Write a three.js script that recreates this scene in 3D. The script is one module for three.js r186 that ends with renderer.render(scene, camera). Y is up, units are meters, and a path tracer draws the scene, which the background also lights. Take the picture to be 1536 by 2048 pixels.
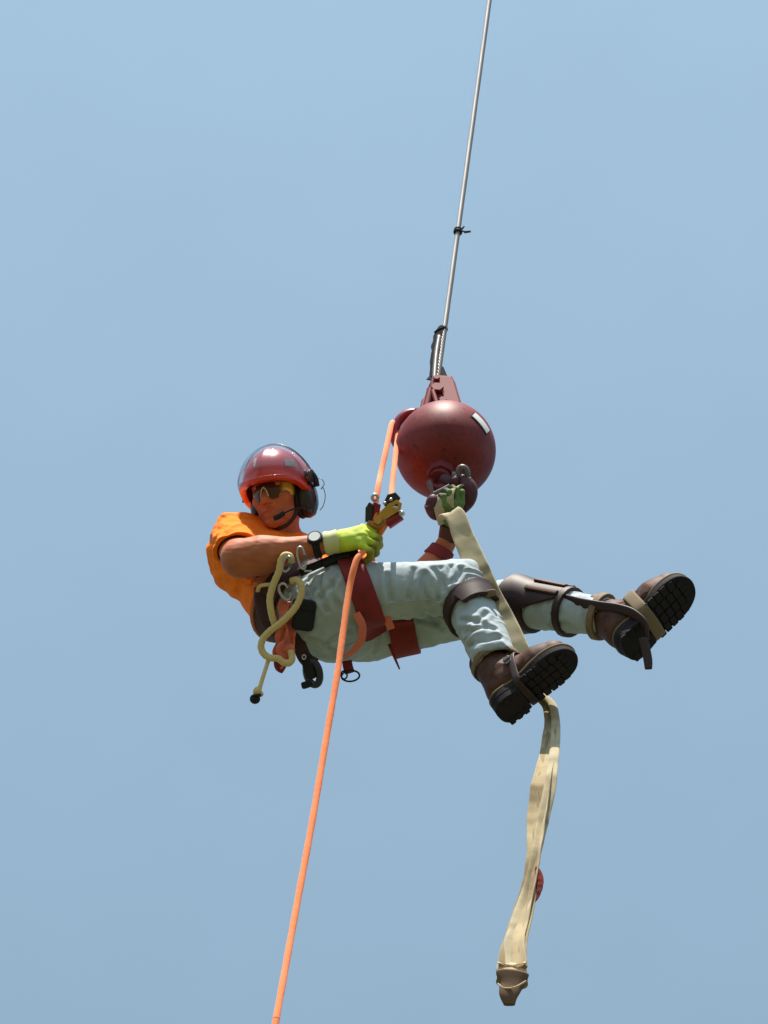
import * as THREE from 'three';
import { mergeGeometries } from 'three/addons/utils/BufferGeometryUtils.js';
import { ImprovedNoise } from 'three/addons/math/ImprovedNoise.js';

// ------------------------------------------------------------------ camera, sky, sun, exposure
const scene = new THREE.Scene();
const PITCH = 50 * Math.PI / 180, ROLL = 8 * Math.PI / 180, FOV = 12, DIST = 16;
const camera = new THREE.PerspectiveCamera(FOV, 3 / 4, 0.1, 6000);
camera.position.set(0, 1.6, 0);
camera.lookAt(0, 1.6 + Math.sin(PITCH), -Math.cos(PITCH));
camera.rotateZ(ROLL);
camera.updateMatrixWorld(true);

const Xv = new THREE.Vector3(), Yv = new THREE.Vector3(), Zv = new THREE.Vector3();
camera.matrixWorld.extractBasis(Xv, Yv, Zv);
const sunDir = new THREE.Vector3().addScaledVector(Xv, -0.02).addScaledVector(Yv, 0.87).addScaledVector(Zv, -0.49).normalize();

{ // hazy summer sky: paler towards the sun and the horizon
  const haze = new ImprovedNoise(), w = 2048, h = 1024, data = new Float32Array(w * h * 4);
  for (let j = 0; j < h; j++) for (let i = 0; i < w; i++) {
    const el = ((j + 0.5) / h - 0.5) * Math.PI, az = ((i + 0.5) / w - 0.5) * 2 * Math.PI;
    const d = [Math.cos(az) * Math.cos(el), Math.sin(el), Math.sin(az) * Math.cos(el)];
    const th = Math.acos(Math.max(-1, Math.min(1, d[0] * sunDir.x + d[1] * sunDir.y + d[2] * sunDir.z))) * 180 / Math.PI;
    const glow = Math.exp(-th / 46), hz = Math.pow(1 - Math.max(0, d[1]), 4) * 0.28;
    const k = (j * w + i) * 4, v = 1 + 0.018 * haze.noise(d[0] * 22 + 40, d[1] * 22 + 40, d[2] * 22 + 40) + 0.012 * haze.noise(d[0] * 70 + 9, d[1] * 70 + 9, d[2] * 70 + 9);
    data[k] = (0.0285 + 0.622 * glow + hz * 0.78) * v;
    data[k + 1] = (0.0505 + 0.882 * glow + hz * 0.82) * v;
    data[k + 2] = (0.082 + 1.125 * glow + hz * 0.85) * v;
    data[k + 3] = 1;
  }
  const sky = new THREE.DataTexture(data, w, h, THREE.RGBAFormat, THREE.FloatType);
  sky.mapping = THREE.EquirectangularReflectionMapping;
  sky.magFilter = sky.minFilter = THREE.LinearFilter; sky.wrapS = THREE.RepeatWrapping; sky.needsUpdate = true;
  scene.background = sky; scene.environment = sky;
}
const AIM = new THREE.Vector3(0, 1.6, 0).addScaledVector(Zv, -DIST);
const sun = new THREE.DirectionalLight(new THREE.Color(1, 0.93, 0.82), 5);
sun.position.copy(AIM).addScaledVector(sunDir, 30); sun.target.position.copy(AIM);
sun.castShadow = true; sun.shadow.mapSize.set(4096, 4096);
Object.assign(sun.shadow.camera, { left: -3, right: 3, top: 3, bottom: -3, near: 1, far: 60 });
scene.add(sun, sun.target);

const renderer = new THREE.WebGLRenderer({ antialias: true });
renderer.toneMapping = THREE.LinearToneMapping;
renderer.toneMappingExposure = 1.72;
renderer.shadowMap.enabled = true;

// ------------------------------------------------------------------ helpers
// Working frame: axes of the view, 1 unit = S metres, origin 16 m in front of the lens. TO_WORLD makes metres of it.
const S = 2 * DIST * Math.tan(FOV * Math.PI / 360) / 2048;
const TO_WORLD = new THREE.Matrix4().makeBasis(Xv.clone().multiplyScalar(S), Yv.clone().multiplyScalar(S), Zv.clone().multiplyScalar(S)).setPosition(AIM);
const V3 = (x, y, z) => new THREE.Vector3(x, y, z);
const q = (x, y, z = 0) => { const k = (DIST - z * S) / DIST; return V3((x - 768) * k, (1024 - y) * k, z); };
const Q = a => q(a[0], a[1], a[2]);
const UP = V3(Xv.y, Yv.y, Zv.y);                                        // world up in the working frame
const EAST = V3(1, 0, 0).addScaledVector(UP, -UP.x).normalize();
const NEAR = EAST.clone().cross(UP);                                    // horizontal, towards the viewer
const imp = new ImprovedNoise();
const N = (x, y, z) => imp.noise(x + 100.3, y + 57.7, z + 31.1);
const clamp = (v, a, b) => v < a ? a : v > b ? b : v, mix = (a, b, t) => a + (b - a) * t;
const sstep = (a, b, v) => { const t = clamp((v - a) / (b - a), 0, 1); return t * t * (3 - 2 * t); };
const ridge = v => 1 - Math.abs(v) * 2;
let seed = 7; const rnd = () => (seed = (seed * 16807) % 2147483647) / 2147483647;

const used = {};
function numbered(n) { used[n] = (used[n] || 0) + 1; return used[n] === 1 ? n : n + '_' + String(used[n] - 1).padStart(3, '0'); }
function thing(name, label, category, base, group) {
  const o = new THREE.Group(); o.name = numbered(name); o.userData = { label, category };
  if (group) o.userData.group = group;
  o.position.copy(base.clone().applyMatrix4(TO_WORLD)); scene.add(o); return o;
}
function part(name, geos, mat, parent, label) {                         // geometry comes in the working frame
  const g = Array.isArray(geos) ? mergeAll(geos) : geos;
  g.applyMatrix4(TO_WORLD);
  let root = parent; while (root.parent && root.parent !== scene) root = root.parent;
  g.translate(-root.position.x, -root.position.y, -root.position.z);
  const m = new THREE.Mesh(g, mat); m.name = name; m.castShadow = m.receiveShadow = true;
  if (label) m.userData.label = label;
  parent.add(m); return m;
}
function mergeAll(list) {
  const l = list.map(g => { const c = g.index ? g.toNonIndexed() : g; if (!c.attributes.color) { const n = c.attributes.position.count; c.setAttribute('color', new THREE.BufferAttribute(new Float32Array(n * 3).fill(1), 3)); } c.deleteAttribute('uv'); return c; });
  return mergeGeometries(l);
}
const M = (r, g, b, rough = 0.8, o = {}) => new THREE.MeshPhysicalMaterial({ color: new THREE.Color().setRGB(r, g, b), roughness: rough, vertexColors: true, side: THREE.DoubleSide, ...o });
function white(g) { if (!g.attributes.color) g.setAttribute('color', new THREE.BufferAttribute(new Float32Array(g.attributes.position.count * 3).fill(1), 3)); return g; }
function place(g, o, X, Y, Z) {
  white(g); const m = new THREE.Matrix4().makeBasis(X, Y, Z).setPosition(o); g.applyMatrix4(m);
  if (m.determinant() < 0) {                                            // mirrored basis: keep the faces turned outwards
    if (g.index) { const a = g.index.array; for (let i = 0; i < a.length; i += 3) { const t = a[i + 1]; a[i + 1] = a[i + 2]; a[i + 2] = t; } }
    else for (const n in g.attributes) { const at = g.attributes[n], k = at.itemSize, a = at.array; for (let i = 0; i < at.count; i += 3) for (let c = 0; c < k; c++) { const t = a[(i + 1) * k + c]; a[(i + 1) * k + c] = a[(i + 2) * k + c]; a[(i + 2) * k + c] = t; } }
  }
  return g;
}
const upright = (g, o) => place(g, o, EAST, UP, NEAR);
const frame = (Y, hint = V3(0, 0, 1)) => { const y = Y.clone().normalize(); const z = hint.clone().addScaledVector(y, -hint.dot(y)).normalize(); return [y.clone().cross(z), y, z]; };
function rod(a, b, r, r2 = r, n = 14) { const g = new THREE.CylinderGeometry(r2, r, a.distanceTo(b), n); return place(g, a.clone().lerp(b, 0.5), ...frame(b.clone().sub(a), V3(0.3, 0.2, 1))); }
function ball(c, r, sx = 1, sy = 1, sz = 1) { return place(new THREE.SphereGeometry(r, 20, 14), c, V3(sx, 0, 0), V3(0, sy, 0), V3(0, 0, sz)); }
function slab(c, X, Y, Z, w, h, d, bev = 1.5) {                          // bevelled plate: w along X, h along Y, d along Z
  const s = new THREE.Shape(), x = w / 2 - bev, y = h / 2 - bev, r = Math.min(x, y) * 0.35;
  s.moveTo(-x + r, -y); s.lineTo(x - r, -y); s.quadraticCurveTo(x, -y, x, -y + r); s.lineTo(x, y - r); s.quadraticCurveTo(x, y, x - r, y);
  s.lineTo(-x + r, y); s.quadraticCurveTo(-x, y, -x, y - r); s.lineTo(-x, -y + r); s.quadraticCurveTo(-x, -y, -x + r, -y);
  const g = new THREE.ExtrudeGeometry(s, { depth: Math.max(0.2, d - 2 * bev), bevelEnabled: true, bevelThickness: bev, bevelSize: bev, bevelSegments: 2, curveSegments: 4 });
  g.translate(0, 0, -Math.max(0.2, d - 2 * bev) / 2); return place(g, c, X, Y, Z);
}
function plate(pts, c, X, Y, Z, d, bev = 1.5, holes = []) {              // any outline, extruded and bevelled
  const s = new THREE.Shape(pts.map(p => new THREE.Vector2(p[0], p[1])));
  for (const h of holes) { const p = new THREE.Path(); p.absarc(h[0], h[1], h[2], 0, Math.PI * 2); s.holes.push(p); }
  const g = new THREE.ExtrudeGeometry(s, { depth: d, bevelEnabled: true, bevelThickness: bev, bevelSize: bev, bevelSegments: 2, curveSegments: 10 });
  g.translate(0, 0, -d / 2); return place(g, c, X, Y, Z);
}
// sweep an oval (or flattened, squarish) section along a curve
function sweep(pts, o) {
  const { w, h = w, n = 10, seg = 60, closed = false, side = null, pow = 2, tension = 0.5, color = null, warp = null } = o;
  const curve = new THREE.CatmullRomCurve3(pts, closed, 'centripetal', tension);
  const W = typeof w === 'function' ? w : () => w, H = typeof h === 'function' ? h : () => h;
  const pos = [], col = [], idx = []; let nv = null;
  const rows = closed ? seg : seg + 1;
  for (let i = 0; i < rows; i++) {
    const t = i / seg, p = curve.getPointAt(Math.min(1, t)), tg = curve.getTangentAt(Math.min(1, t));
    if (side) nv = side(t, p).clone(); else if (!nv) nv = Math.abs(tg.x) < 0.8 ? V3(1, 0, 0) : V3(0, 1, 0);
    nv.addScaledVector(tg, -nv.dot(tg)).normalize();
    const b = tg.clone().cross(nv);
    for (let j = 0; j < n; j++) {
      const a = j / n * Math.PI * 2, ca = Math.cos(a), sa = Math.sin(a), e = 2 / pow;
      let u = Math.sign(ca) * Math.pow(Math.abs(ca), e) * W(t, a), v = Math.sign(sa) * Math.pow(Math.abs(sa), e) * H(t, a);
      if (warp) v += warp(t, u);
      pos.push(p.x + nv.x * u + b.x * v, p.y + nv.y * u + b.y * v, p.z + nv.z * u + b.z * v);
      const c = color ? color(t, a, p) : [1, 1, 1]; col.push(...c);
    }
  }
  for (let i = 0; i < (closed ? seg : seg); i++) for (let j = 0; j < n; j++) {
    const a = i * n + j, b = i * n + (j + 1) % n, c = ((i + 1) % rows) * n + j, d = ((i + 1) % rows) * n + (j + 1) % n;
    idx.push(a, b, c, b, d, c);
  }
  if (!closed) for (const [r0, f] of [[0, 1], [rows - 1, 0]]) {
    const ci = pos.length / 3; let s = [0, 0, 0];
    for (let j = 0; j < n; j++) for (let k = 0; k < 3; k++) s[k] += pos[(r0 * n + j) * 3 + k] / n;
    pos.push(...s); col.push(...col.slice(r0 * n * 3, r0 * n * 3 + 3));
    for (let j = 0; j < n; j++) { const a = r0 * n + j, b = r0 * n + (j + 1) % n; f ? idx.push(ci, b, a) : idx.push(ci, a, b); }
  }
  const g = new THREE.BufferGeometry();
  g.setAttribute('position', new THREE.Float32BufferAttribute(pos, 3)); g.setAttribute('color', new THREE.Float32BufferAttribute(col, 3));
  g.setIndex(idx); g.computeVertexNormals(); return g;
}
const ring = (c, X, Y, rx, ry, r, o = {}) => sweep(Array.from({ length: 16 }, (_, i) => c.clone().addScaledVector(X, Math.cos(i / 8 * Math.PI) * rx).addScaledVector(Y, Math.sin(i / 8 * Math.PI) * ry)), { w: r, closed: true, seg: 40, n: 9, ...o });

// ---- distance fields and their meshing (surface nets, normals from the field's gradient)
function cone(a, b, ra, rb) {
  const ax = a.x, ay = a.y, az = a.z, bx = b.x - ax, by = b.y - ay, bz = b.z - az, l = bx * bx + by * by + bz * bz || 1e-6;
  return (x, y, z) => { const px = x - ax, py = y - ay, pz = z - az; let t = (px * bx + py * by + pz * bz) / l; t = t < 0 ? 0 : t > 1 ? 1 : t; const dx = px - bx * t, dy = py - by * t, dz = pz - bz * t; return Math.sqrt(dx * dx + dy * dy + dz * dz) - ra - (rb - ra) * t; };
}
const ell = (c, rx, ry, rz) => (x, y, z) => { const a = (x - c.x) / rx, b = (y - c.y) / ry, d = (z - c.z) / rz; const k = Math.sqrt(a * a + b * b + d * d), m = Math.sqrt(a * a / rx / rx + b * b / ry / ry + d * d / rz / rz) || 1e-6; return k < 1e-4 ? -Math.min(rx, ry, rz) : k * (k - 1) / m; };
const smin = (a, b, k) => { const h = Math.max(k - Math.abs(a - b), 0) / k; return Math.min(a, b) - h * h * k * 0.25; };
const smax = (a, b, k) => -smin(-a, -b, k);
const union = (k, ...fs) => (x, y, z) => { let d = fs[0](x, y, z); for (let i = 1; i < fs.length; i++) d = smin(d, fs[i](x, y, z), k); return d; };
const half = (p, n) => { const m = n.clone().normalize(), c = m.dot(p); return (x, y, z) => m.x * x + m.y * y + m.z * z - c; };    // positive on the n side
function local(f, o, X, Y, Z) { return (x, y, z) => { x -= o.x; y -= o.y; z -= o.z; return f(x * X.x + y * X.y + z * X.z, x * Y.x + y * Y.y + z * Y.z, x * Z.x + y * Z.y + z * Z.z); }; }
function nets(f, mn, mx, h, colorFn) {
  const nx = Math.ceil((mx.x - mn.x) / h) + 1, ny = Math.ceil((mx.y - mn.y) / h) + 1, nz = Math.ceil((mx.z - mn.z) / h) + 1;
  const F = new Float32Array(nx * ny * nz), B = 8, id = (i, j, k) => i + nx * (j + ny * k);
  for (let k0 = 0; k0 < nz; k0 += B) for (let j0 = 0; j0 < ny; j0 += B) for (let i0 = 0; i0 < nx; i0 += B) {
    const c = f(mn.x + (i0 + B / 2) * h, mn.y + (j0 + B / 2) * h, mn.z + (k0 + B / 2) * h), far = Math.abs(c) > B * h * 1.25 + 6;
    for (let k = k0; k < Math.min(nz, k0 + B); k++) for (let j = j0; j < Math.min(ny, j0 + B); j++) for (let i = i0; i < Math.min(nx, i0 + B); i++)
      F[id(i, j, k)] = far ? c : f(mn.x + i * h, mn.y + j * h, mn.z + k * h);
  }
  const vi = new Int32Array(nx * ny * nz).fill(-1), pos = [], nor = [], col = [], idx = [];
  const E = [[0, 1], [2, 3], [4, 5], [6, 7], [0, 2], [1, 3], [4, 6], [5, 7], [0, 4], [1, 5], [2, 6], [3, 7]], v = new Array(8), e = h * 0.5;
  for (let k = 0; k < nz - 1; k++) for (let j = 0; j < ny - 1; j++) for (let i = 0; i < nx - 1; i++) {
    let m = 0; for (let c = 0; c < 8; c++) { v[c] = F[id(i + (c & 1), j + (c >> 1 & 1), k + (c >> 2))]; if (v[c] < 0) m |= 1 << c; }
    if (m === 0 || m === 255) continue;
    let sx = 0, sy = 0, sz = 0, n = 0;
    for (const [a, b] of E) { if ((v[a] < 0) === (v[b] < 0)) continue; const t = v[a] / (v[a] - v[b]); sx += mix(a & 1, b & 1, t); sy += mix(a >> 1 & 1, b >> 1 & 1, t); sz += mix(a >> 2, b >> 2, t); n++; }
    const x = mn.x + (i + sx / n) * h, y = mn.y + (j + sy / n) * h, z = mn.z + (k + sz / n) * h;
    let gx = f(x + e, y, z) - f(x - e, y, z), gy = f(x, y + e, z) - f(x, y - e, z), gz = f(x, y, z + e) - f(x, y, z - e); const l = Math.hypot(gx, gy, gz) || 1;
    vi[id(i, j, k)] = pos.length / 3; pos.push(x, y, z); nor.push(gx / l, gy / l, gz / l); col.push(...(colorFn ? colorFn(x, y, z) : [1, 1, 1]));
  }
  const quad = (a, b, c, d, flip) => { if (a < 0 || b < 0 || c < 0 || d < 0) return; flip ? idx.push(a, c, b, a, d, c) : idx.push(a, b, c, a, c, d); };
  for (let k = 1; k < nz - 1; k++) for (let j = 1; j < ny - 1; j++) for (let i = 1; i < nx - 1; i++) {
    const s = F[id(i, j, k)] < 0;
    if (s !== F[id(i + 1, j, k)] < 0) quad(vi[id(i, j - 1, k - 1)], vi[id(i, j, k - 1)], vi[id(i, j, k)], vi[id(i, j - 1, k)], !s);
    if (s !== F[id(i, j + 1, k)] < 0) quad(vi[id(i - 1, j, k - 1)], vi[id(i - 1, j, k)], vi[id(i, j, k)], vi[id(i, j, k - 1)], !s);
    if (s !== F[id(i, j, k + 1)] < 0) quad(vi[id(i - 1, j - 1, k)], vi[id(i, j - 1, k)], vi[id(i, j, k)], vi[id(i - 1, j, k)], !s);
  }
  const g = new THREE.BufferGeometry();
  g.setAttribute('position', new THREE.Float32BufferAttribute(pos, 3)); g.setAttribute('normal', new THREE.Float32BufferAttribute(nor, 3));
  g.setAttribute('color', new THREE.Float32BufferAttribute(col, 3)); g.setIndex(idx); return g;
}
const box = (pts, m) => { const b = new THREE.Box3().setFromPoints(pts).expandByScalar(m); return [b.min, b.max]; };
const mottle = (amp, sc, tint = [1, 1, 1]) => (x, y, z) => { const n = 1 + amp * (N(x * sc, y * sc, z * sc) + 0.5 * N(x * sc * 3.1, y * sc * 3.1, z * sc * 3.1)); return [n * tint[0], n * tint[1], n * tint[2]]; };

// ------------------------------------------------------------------ materials (linear base colours)
const mat = {
  ball: M(0.17, 0.017, 0.016, 0.52, { specularIntensity: 0.55 }),
  redIron: M(0.17, 0.026, 0.032, 0.6, { specularIntensity: 0.35 }),
  greyIron: M(0.16, 0.14, 0.14, 0.42, { metalness: 0.5 }),
  steel: M(0.5, 0.5, 0.5, 0.32, { metalness: 0.85 }),
  cable: M(0.17, 0.16, 0.15, 0.42, { metalness: 0.4 }),
  tape: M(0.020, 0.017, 0.022, 0.9, { specularIntensity: 0.25 }),
  black: M(0.012, 0.011, 0.014, 0.6, { specularIntensity: 0.5 }),
  blackGloss: M(0.02, 0.018, 0.025, 0.25),
  gold: M(0.60, 0.34, 0.07, 0.35, { metalness: 0.55 }),
  anodRed: M(0.24, 0.02, 0.03, 0.35, { metalness: 0.4 }),
  rope: M(1.0, 0.32, 0.085, 0.9, { transmission: 0.45, thickness: 0 }),
  lanyard: M(0.62, 0.47, 0.20, 0.85),
  sling: M(0.60, 0.51, 0.33, 0.95, { transmission: 0.3, thickness: 0 }),
  slingInside: M(0.13, 0.075, 0.04, 0.95),
  skin: M(0.43, 0.128, 0.058, 0.6, { specularIntensity: 0.5 }),
  shirt: M(0.98, 0.215, 0.020, 0.9, { specularIntensity: 0.3 }),
  trousers: M(0.375, 0.425, 0.45, 0.9, { specularIntensity: 0.4 }),
  glove: M(0.50, 0.62, 0.035, 0.7),
  gloveLeft: M(0.11, 0.18, 0.045, 0.8),
  hookIron: M(0.085, 0.026, 0.032, 0.55, { specularIntensity: 0.5 }),
  cuff: M(0.62, 0.60, 0.30, 0.8),
  helmet: M(0.54, 0.030, 0.014, 0.3, { clearcoat: 0.5, clearcoatRoughness: 0.1 }),
  visor: new THREE.MeshPhysicalMaterial({ color: new THREE.Color().setRGB(0.86, 0.84, 0.85), roughness: 0.03, transmission: 1, thickness: 0, ior: 1.5, side: THREE.DoubleSide }),
  visorRim: M(0.03, 0.025, 0.03, 0.4),
  lens: M(0.055, 0.018, 0.006, 0.07),
  harnessRed: M(0.20, 0.012, 0.012, 0.8),
  harnessDark: M(0.055, 0.02, 0.02, 0.8),
  harnessOrange: M(0.45, 0.12, 0.05, 0.8),
  bundle: M(0.66, 0.16, 0.10, 0.75),
  leather: M(0.075, 0.029, 0.016, 0.62, { specularIntensity: 0.5 }),
  leatherDark: M(0.038, 0.018, 0.017, 0.55, { specularIntensity: 0.6 }),
  rubber: M(0.015, 0.011, 0.013, 0.8, { specularIntensity: 0.5 }),
  strapTan: M(0.17, 0.115, 0.06, 0.8),
  label: M(0.62, 0.62, 0.60, 0.5),
  tag: M(0.12, 0.012, 0.009, 0.9, { specularIntensity: 0.3 }),
};

// ------------------------------------------------------------------ ground (far below the frame; the light it returns matters)
{
  const g = new THREE.CircleGeometry(3000, 96); g.rotateX(-Math.PI / 2);
  const n = 256, d = new Uint8Array(n * n * 4);
  for (let j = 0; j < n; j++) for (let i = 0; i < n; i++) { const v = 1 + 0.25 * N(i * 0.06, j * 0.06, 0) + 0.25 * N(i * 0.25, j * 0.25, 5); d.set([72 * v, 74 * v, 50 * v, 255], (j * n + i) * 4); }
  const t = new THREE.DataTexture(d, n, n); t.colorSpace = THREE.SRGBColorSpace; t.wrapS = t.wrapT = THREE.RepeatWrapping; t.repeat.set(900, 900); t.magFilter = THREE.LinearFilter; t.needsUpdate = true;
  const m = new THREE.Mesh(g, new THREE.MeshStandardMaterial({ map: t, roughness: 1 }));
  m.name = 'ground'; m.userData = { label: 'dry grassy ground far below the hanging worker', kind: 'structure' }; m.receiveShadow = true; scene.add(m);
}

// ------------------------------------------------------------------ crane ball, socket, hook
const BALL = q(891, 901, -210), BR = 103;
const down = t => BALL.clone().addScaledVector(UP, -t);
{
  const t = thing('crane_ball', 'dark red steel overhaul ball with a lifting hook, hanging on the steel cable', 'crane ball', BALL);
  const prof = []; for (let i = 0; i <= 110; i++) { const a = -Math.PI / 2 + i / 110 * Math.PI; prof.push(new THREE.Vector2(Math.max(0.01, Math.cos(a) * BR), Math.sin(a) * BR)); }
  const sg = new THREE.LatheGeometry(prof, 200); upright(sg, BALL);
  const sp = sg.attributes.position, c = sg.attributes.color;
  for (let i = 0; i < sp.count; i++) { const x = sp.getX(i), y = sp.getY(i), z = sp.getZ(i); let v = 1 + 0.28 * N(x * 0.03, y * 0.03, z * 0.03) + 0.18 * N(x * 0.12, y * 0.12, z * 0.12); const chip = sstep(0.42, 0.6, N(x * 0.09, y * 0.09, z * 0.09 + 7)), dust = 0.9 * sstep(-0.1, 0.7, N(x * 0.022 + 3, y * 0.022, z * 0.022)), scr = sstep(0.50, 0.62, N(x * 0.30 + y * 0.1, y * 0.03, z * 0.03 + 2)); v *= 1 - 0.55 * chip; c.setXYZ(i, v * (1 + 0.25 * scr), v * (1 + 1.3 * dust + 1.5 * scr), v * (1 + 1.2 * dust + 1.2 * scr)); }
  part('ball', sg, mat.ball, t);
  // label plate on the right upper flank, bent over the sphere
  const n0 = V3(0.70, 0.54, 0.46).normalize(), lx = V3(0.62, -0.72, -0.05).addScaledVector(n0, -V3(0.62, -0.72, -0.05).dot(n0)).normalize(), ly = n0.clone().cross(lx);
  const lab = (w, h, rr, d) => { const g = new THREE.BoxGeometry(w, h, 1, 12, 6, 1), p = g.attributes.position; for (let i = 0; i < p.count; i++) { const v = n0.clone().multiplyScalar(BR).addScaledVector(lx, p.getX(i)).addScaledVector(ly, p.getY(i)).normalize().multiplyScalar(rr + (p.getZ(i) > 0 ? d : 0)); p.setXYZ(i, v.x + BALL.x, v.y + BALL.y, v.z + BALL.z); } g.computeVertexNormals(); return white(g); };
  part('label_recess_shade', lab(52, 27, BR - 1, 2), mat.black, t);  // black sheet stands in for the recess shadow along the label edge
  part('label_plate', lab(47, 20, BR - 1, 3.2), mat.label, t);
  // wedge socket over the ball
  const so = down(-BR), k = (x, y, z) => so.clone().addScaledVector(EAST, x * 0.78 - 16 - y * 0.18).addScaledVector(UP, y).addScaledVector(NEAR, z);
  const cheek = [[-40, -16], [38, -16], [34, 22], [26, 52], [17, 86], [11, 100], [-13, 100], [-21, 84], [-24, 52], [-38, 20]];
  const socket = [
    upright(new THREE.CylinderGeometry(34, 46, 30, 24), k(0, 4, 0)),
    plate(cheek, k(0, 10, 17), EAST, UP, NEAR, 6, 5, [[-6, 46, 9]]), plate(cheek, k(0, 10, -17), EAST, UP, NEAR, 9, 3),
    slab(k(0, 92, 0), EAST, UP, NEAR, 32, 40, 44, 9), rod(k(-2, 96, 16), k(-2, 96, 34), 7, 7, 6), rod(k(6, 24, 16), k(6, 24, 34), 8, 8, 6),
    upright(new THREE.CylinderGeometry(12, 16, 22, 20), k(0, 112, 0)),
  ];
  part('wedge_socket', socket, mat.redIron, t);
  part('pin', [rod(k(-4, 62, -36), k(-4, 62, 34), 9), rod(k(-4, 62, 28), k(-4, 62, 36), 13, 13, 6)], mat.redIron, t);
  for (const [a, b, rr] of [[k(-42, 0, 22), k(-22, 62, 26), 8], [k(-12, 2, 34), k(-18, 50, 32), 5], [k(42, -4, 14), k(30, 48, 12), 10]]) part('side_lug', rod(a, b, rr), mat.redIron, t);
  // swivel and hook under the ball
  const DN = V3(-0.10, -0.47, 0.88).normalize(), NX = EAST.clone().addScaledVector(DN, -EAST.dot(DN)).normalize(), NN = NX.clone().cross(DN.clone().negate()), lo = BALL.clone().addScaledVector(DN, BR), kk = (x, y, z) => lo.clone().addScaledVector(NX, x).addScaledVector(DN, y).addScaledVector(NN, z), upr = (g, o) => place(g, o, NX, DN.clone().negate(), NN);
  part('swivel', [upr(new THREE.CylinderGeometry(31, 27, 20, 8), kk(0, 4, 0)), upr(new THREE.CylinderGeometry(20, 24, 22, 18), kk(0, 22, 0)), ring(kk(0, 44, 0), NX, DN, 18, 20, 8)], mat.redIron, t);
  part('shackle_bolt', [ring(q(926, 946, -70), V3(1, 0.3, 0.2).normalize(), V3(-0.25, 0.9, 0.2), 9, 13, 6), rod(q(905, 950, -76), q(940, 962, -64), 8)], mat.greyIron, t);
  const hp = [[886, 958, -86], [902, 966, -72], [924, 966, -68], [936, 976, -66], [934, 996, -62], [914, 1016, -66], [888, 1026, -52], [866, 1024, -36], [855, 1008, -30]].map(Q);
  part('hook', sweep(hp, { w: u => mix(12, 19, Math.sin(Math.min(1, u * 1.1) * Math.PI)) * (u > 0.88 ? 1 - (u - 0.88) * 2.5 : 1), h: u => mix(13, 17, Math.sin(u * Math.PI)), n: 16, seg: 70, side: () => EAST, color: (a, b, p) => { const v = 1 + 0.3 * N(p.x * 0.08, p.y * 0.08, p.z * 0.08); return [v, v, v]; } }), mat.hookIron, t);
  part('hook_back', [ball(q(931, 980, -60), 17, 1, 1.25, 0.9), ball(q(866, 1010, -34), 17, 0.9, 1.3, 0.9)], mat.hookIron, t);
  part('hook_latch', [rod(q(900, 972, -52), q(868, 988, -50), 5), rod(q(858, 962, -60), q(866, 988, -52), 4)], mat.greyIron, t);
}

// ------------------------------------------------------------------ steel cable
{
  const a = down(-BR - 116).add(V3(-35, 0, 0)), top = 14000;
  const CUP = UP.clone().addScaledVector(EAST, 0.003).normalize();
  const t = thing('steel_cable', 'thin twisted steel crane cable running up from the dark red ball', 'cable', a);
  const pts = [0, 600, 1200, 2000, 4000, 8000, top].map(l => a.clone().addScaledVector(CUP, l));
  for (let s = 0; s < 6; s++) {
    const sp = [], L = 1700, step = 9;
    for (let l = 0; l <= L; l += step) { const an = l / 62 * Math.PI * 2 + s / 6 * Math.PI * 2; sp.push(a.clone().addScaledVector(CUP, l).addScaledVector(EAST, Math.cos(an) * 3.5).addScaledVector(NEAR, Math.sin(an) * 3.5)); }
    part('strand', sweep(sp, { w: 2.05, n: 6, seg: sp.length * 2 }), mat.cable, t);
  }
  part('cable_core', sweep(pts, { w: 3.4, n: 8, seg: 40 }), mat.cable, t);
  part('upper_cable', sweep([1690, 6000, top].map(l => a.clone().addScaledVector(CUP, l)), { w: 5.2, n: 10, seg: 20 }), mat.cable, t);
  // doubled dead end and its frayed tape wrap
  const K = (l, x, z) => a.clone().addScaledVector(CUP, l).addScaledVector(EAST, x).addScaledVector(NEAR, z);
  part('dead_end', sweep([K(-5, -6, 3), K(60, -9, 3), K(110, -10, 3), K(158, -9, 3)], { w: 5.5, n: 9, seg: 30 }), mat.cable, t);
  part('tape_wrap', [
    sweep([K(20, -7, -2), K(55, -9, -2), K(110, -11, -2), K(165, -10, -2), K(194, -4, -2)], { w: (u, an) => 11 + 2.5 * N(u * 9, an * 1.2, 1), h: (u, an) => 8 + 2 * N(u * 8, an, 3), n: 14, seg: 60, side: () => EAST }),
    sweep([K(188, 3, 4), K(179, -10, 5), K(168, -19, 4)], { w: 4, h: 1.2, n: 8, seg: 12 }),
    sweep([K(46, -6, 0), K(25, -11, 2), K(8, -16, 4)], { w: u => 5 + 3 * u, h: 1.2, n: 8, seg: 14, side: () => EAST }),
    sweep([K(60, 4, 0), K(30, 9, 2), K(14, 15, 4), K(2, 7, 5)], { w: u => 4 + 5 * Math.sin(u * 2.6), h: 1.2, n: 8, seg: 18, side: () => EAST }),
  ], mat.tape, t);
  const K2 = (y, x) => q(912 + x, 460 + y, -690).clone();
  const c0 = a.clone().addScaledVector(CUP, 534);
  const kt = (l, x, z) => c0.clone().addScaledVector(CUP, l).addScaledVector(EAST, x).addScaledVector(NEAR, z);
  part('wire_tie', [ring(kt(0, 0, 0), EAST, NEAR, 7, 7, 3), ring(kt(8, 0, 0), EAST, NEAR, 7, 7, 2.4), rod(kt(2, 6, 2), kt(-3, 26, 6), 2.2, 1.6, 8), rod(kt(4, 6, 2), kt(16, 12, 4), 2.2, 2, 8), rod(kt(-4, 14, 4), kt(-4, 28, 7), 3, 2.4, 8)], mat.black, t);
}

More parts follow.
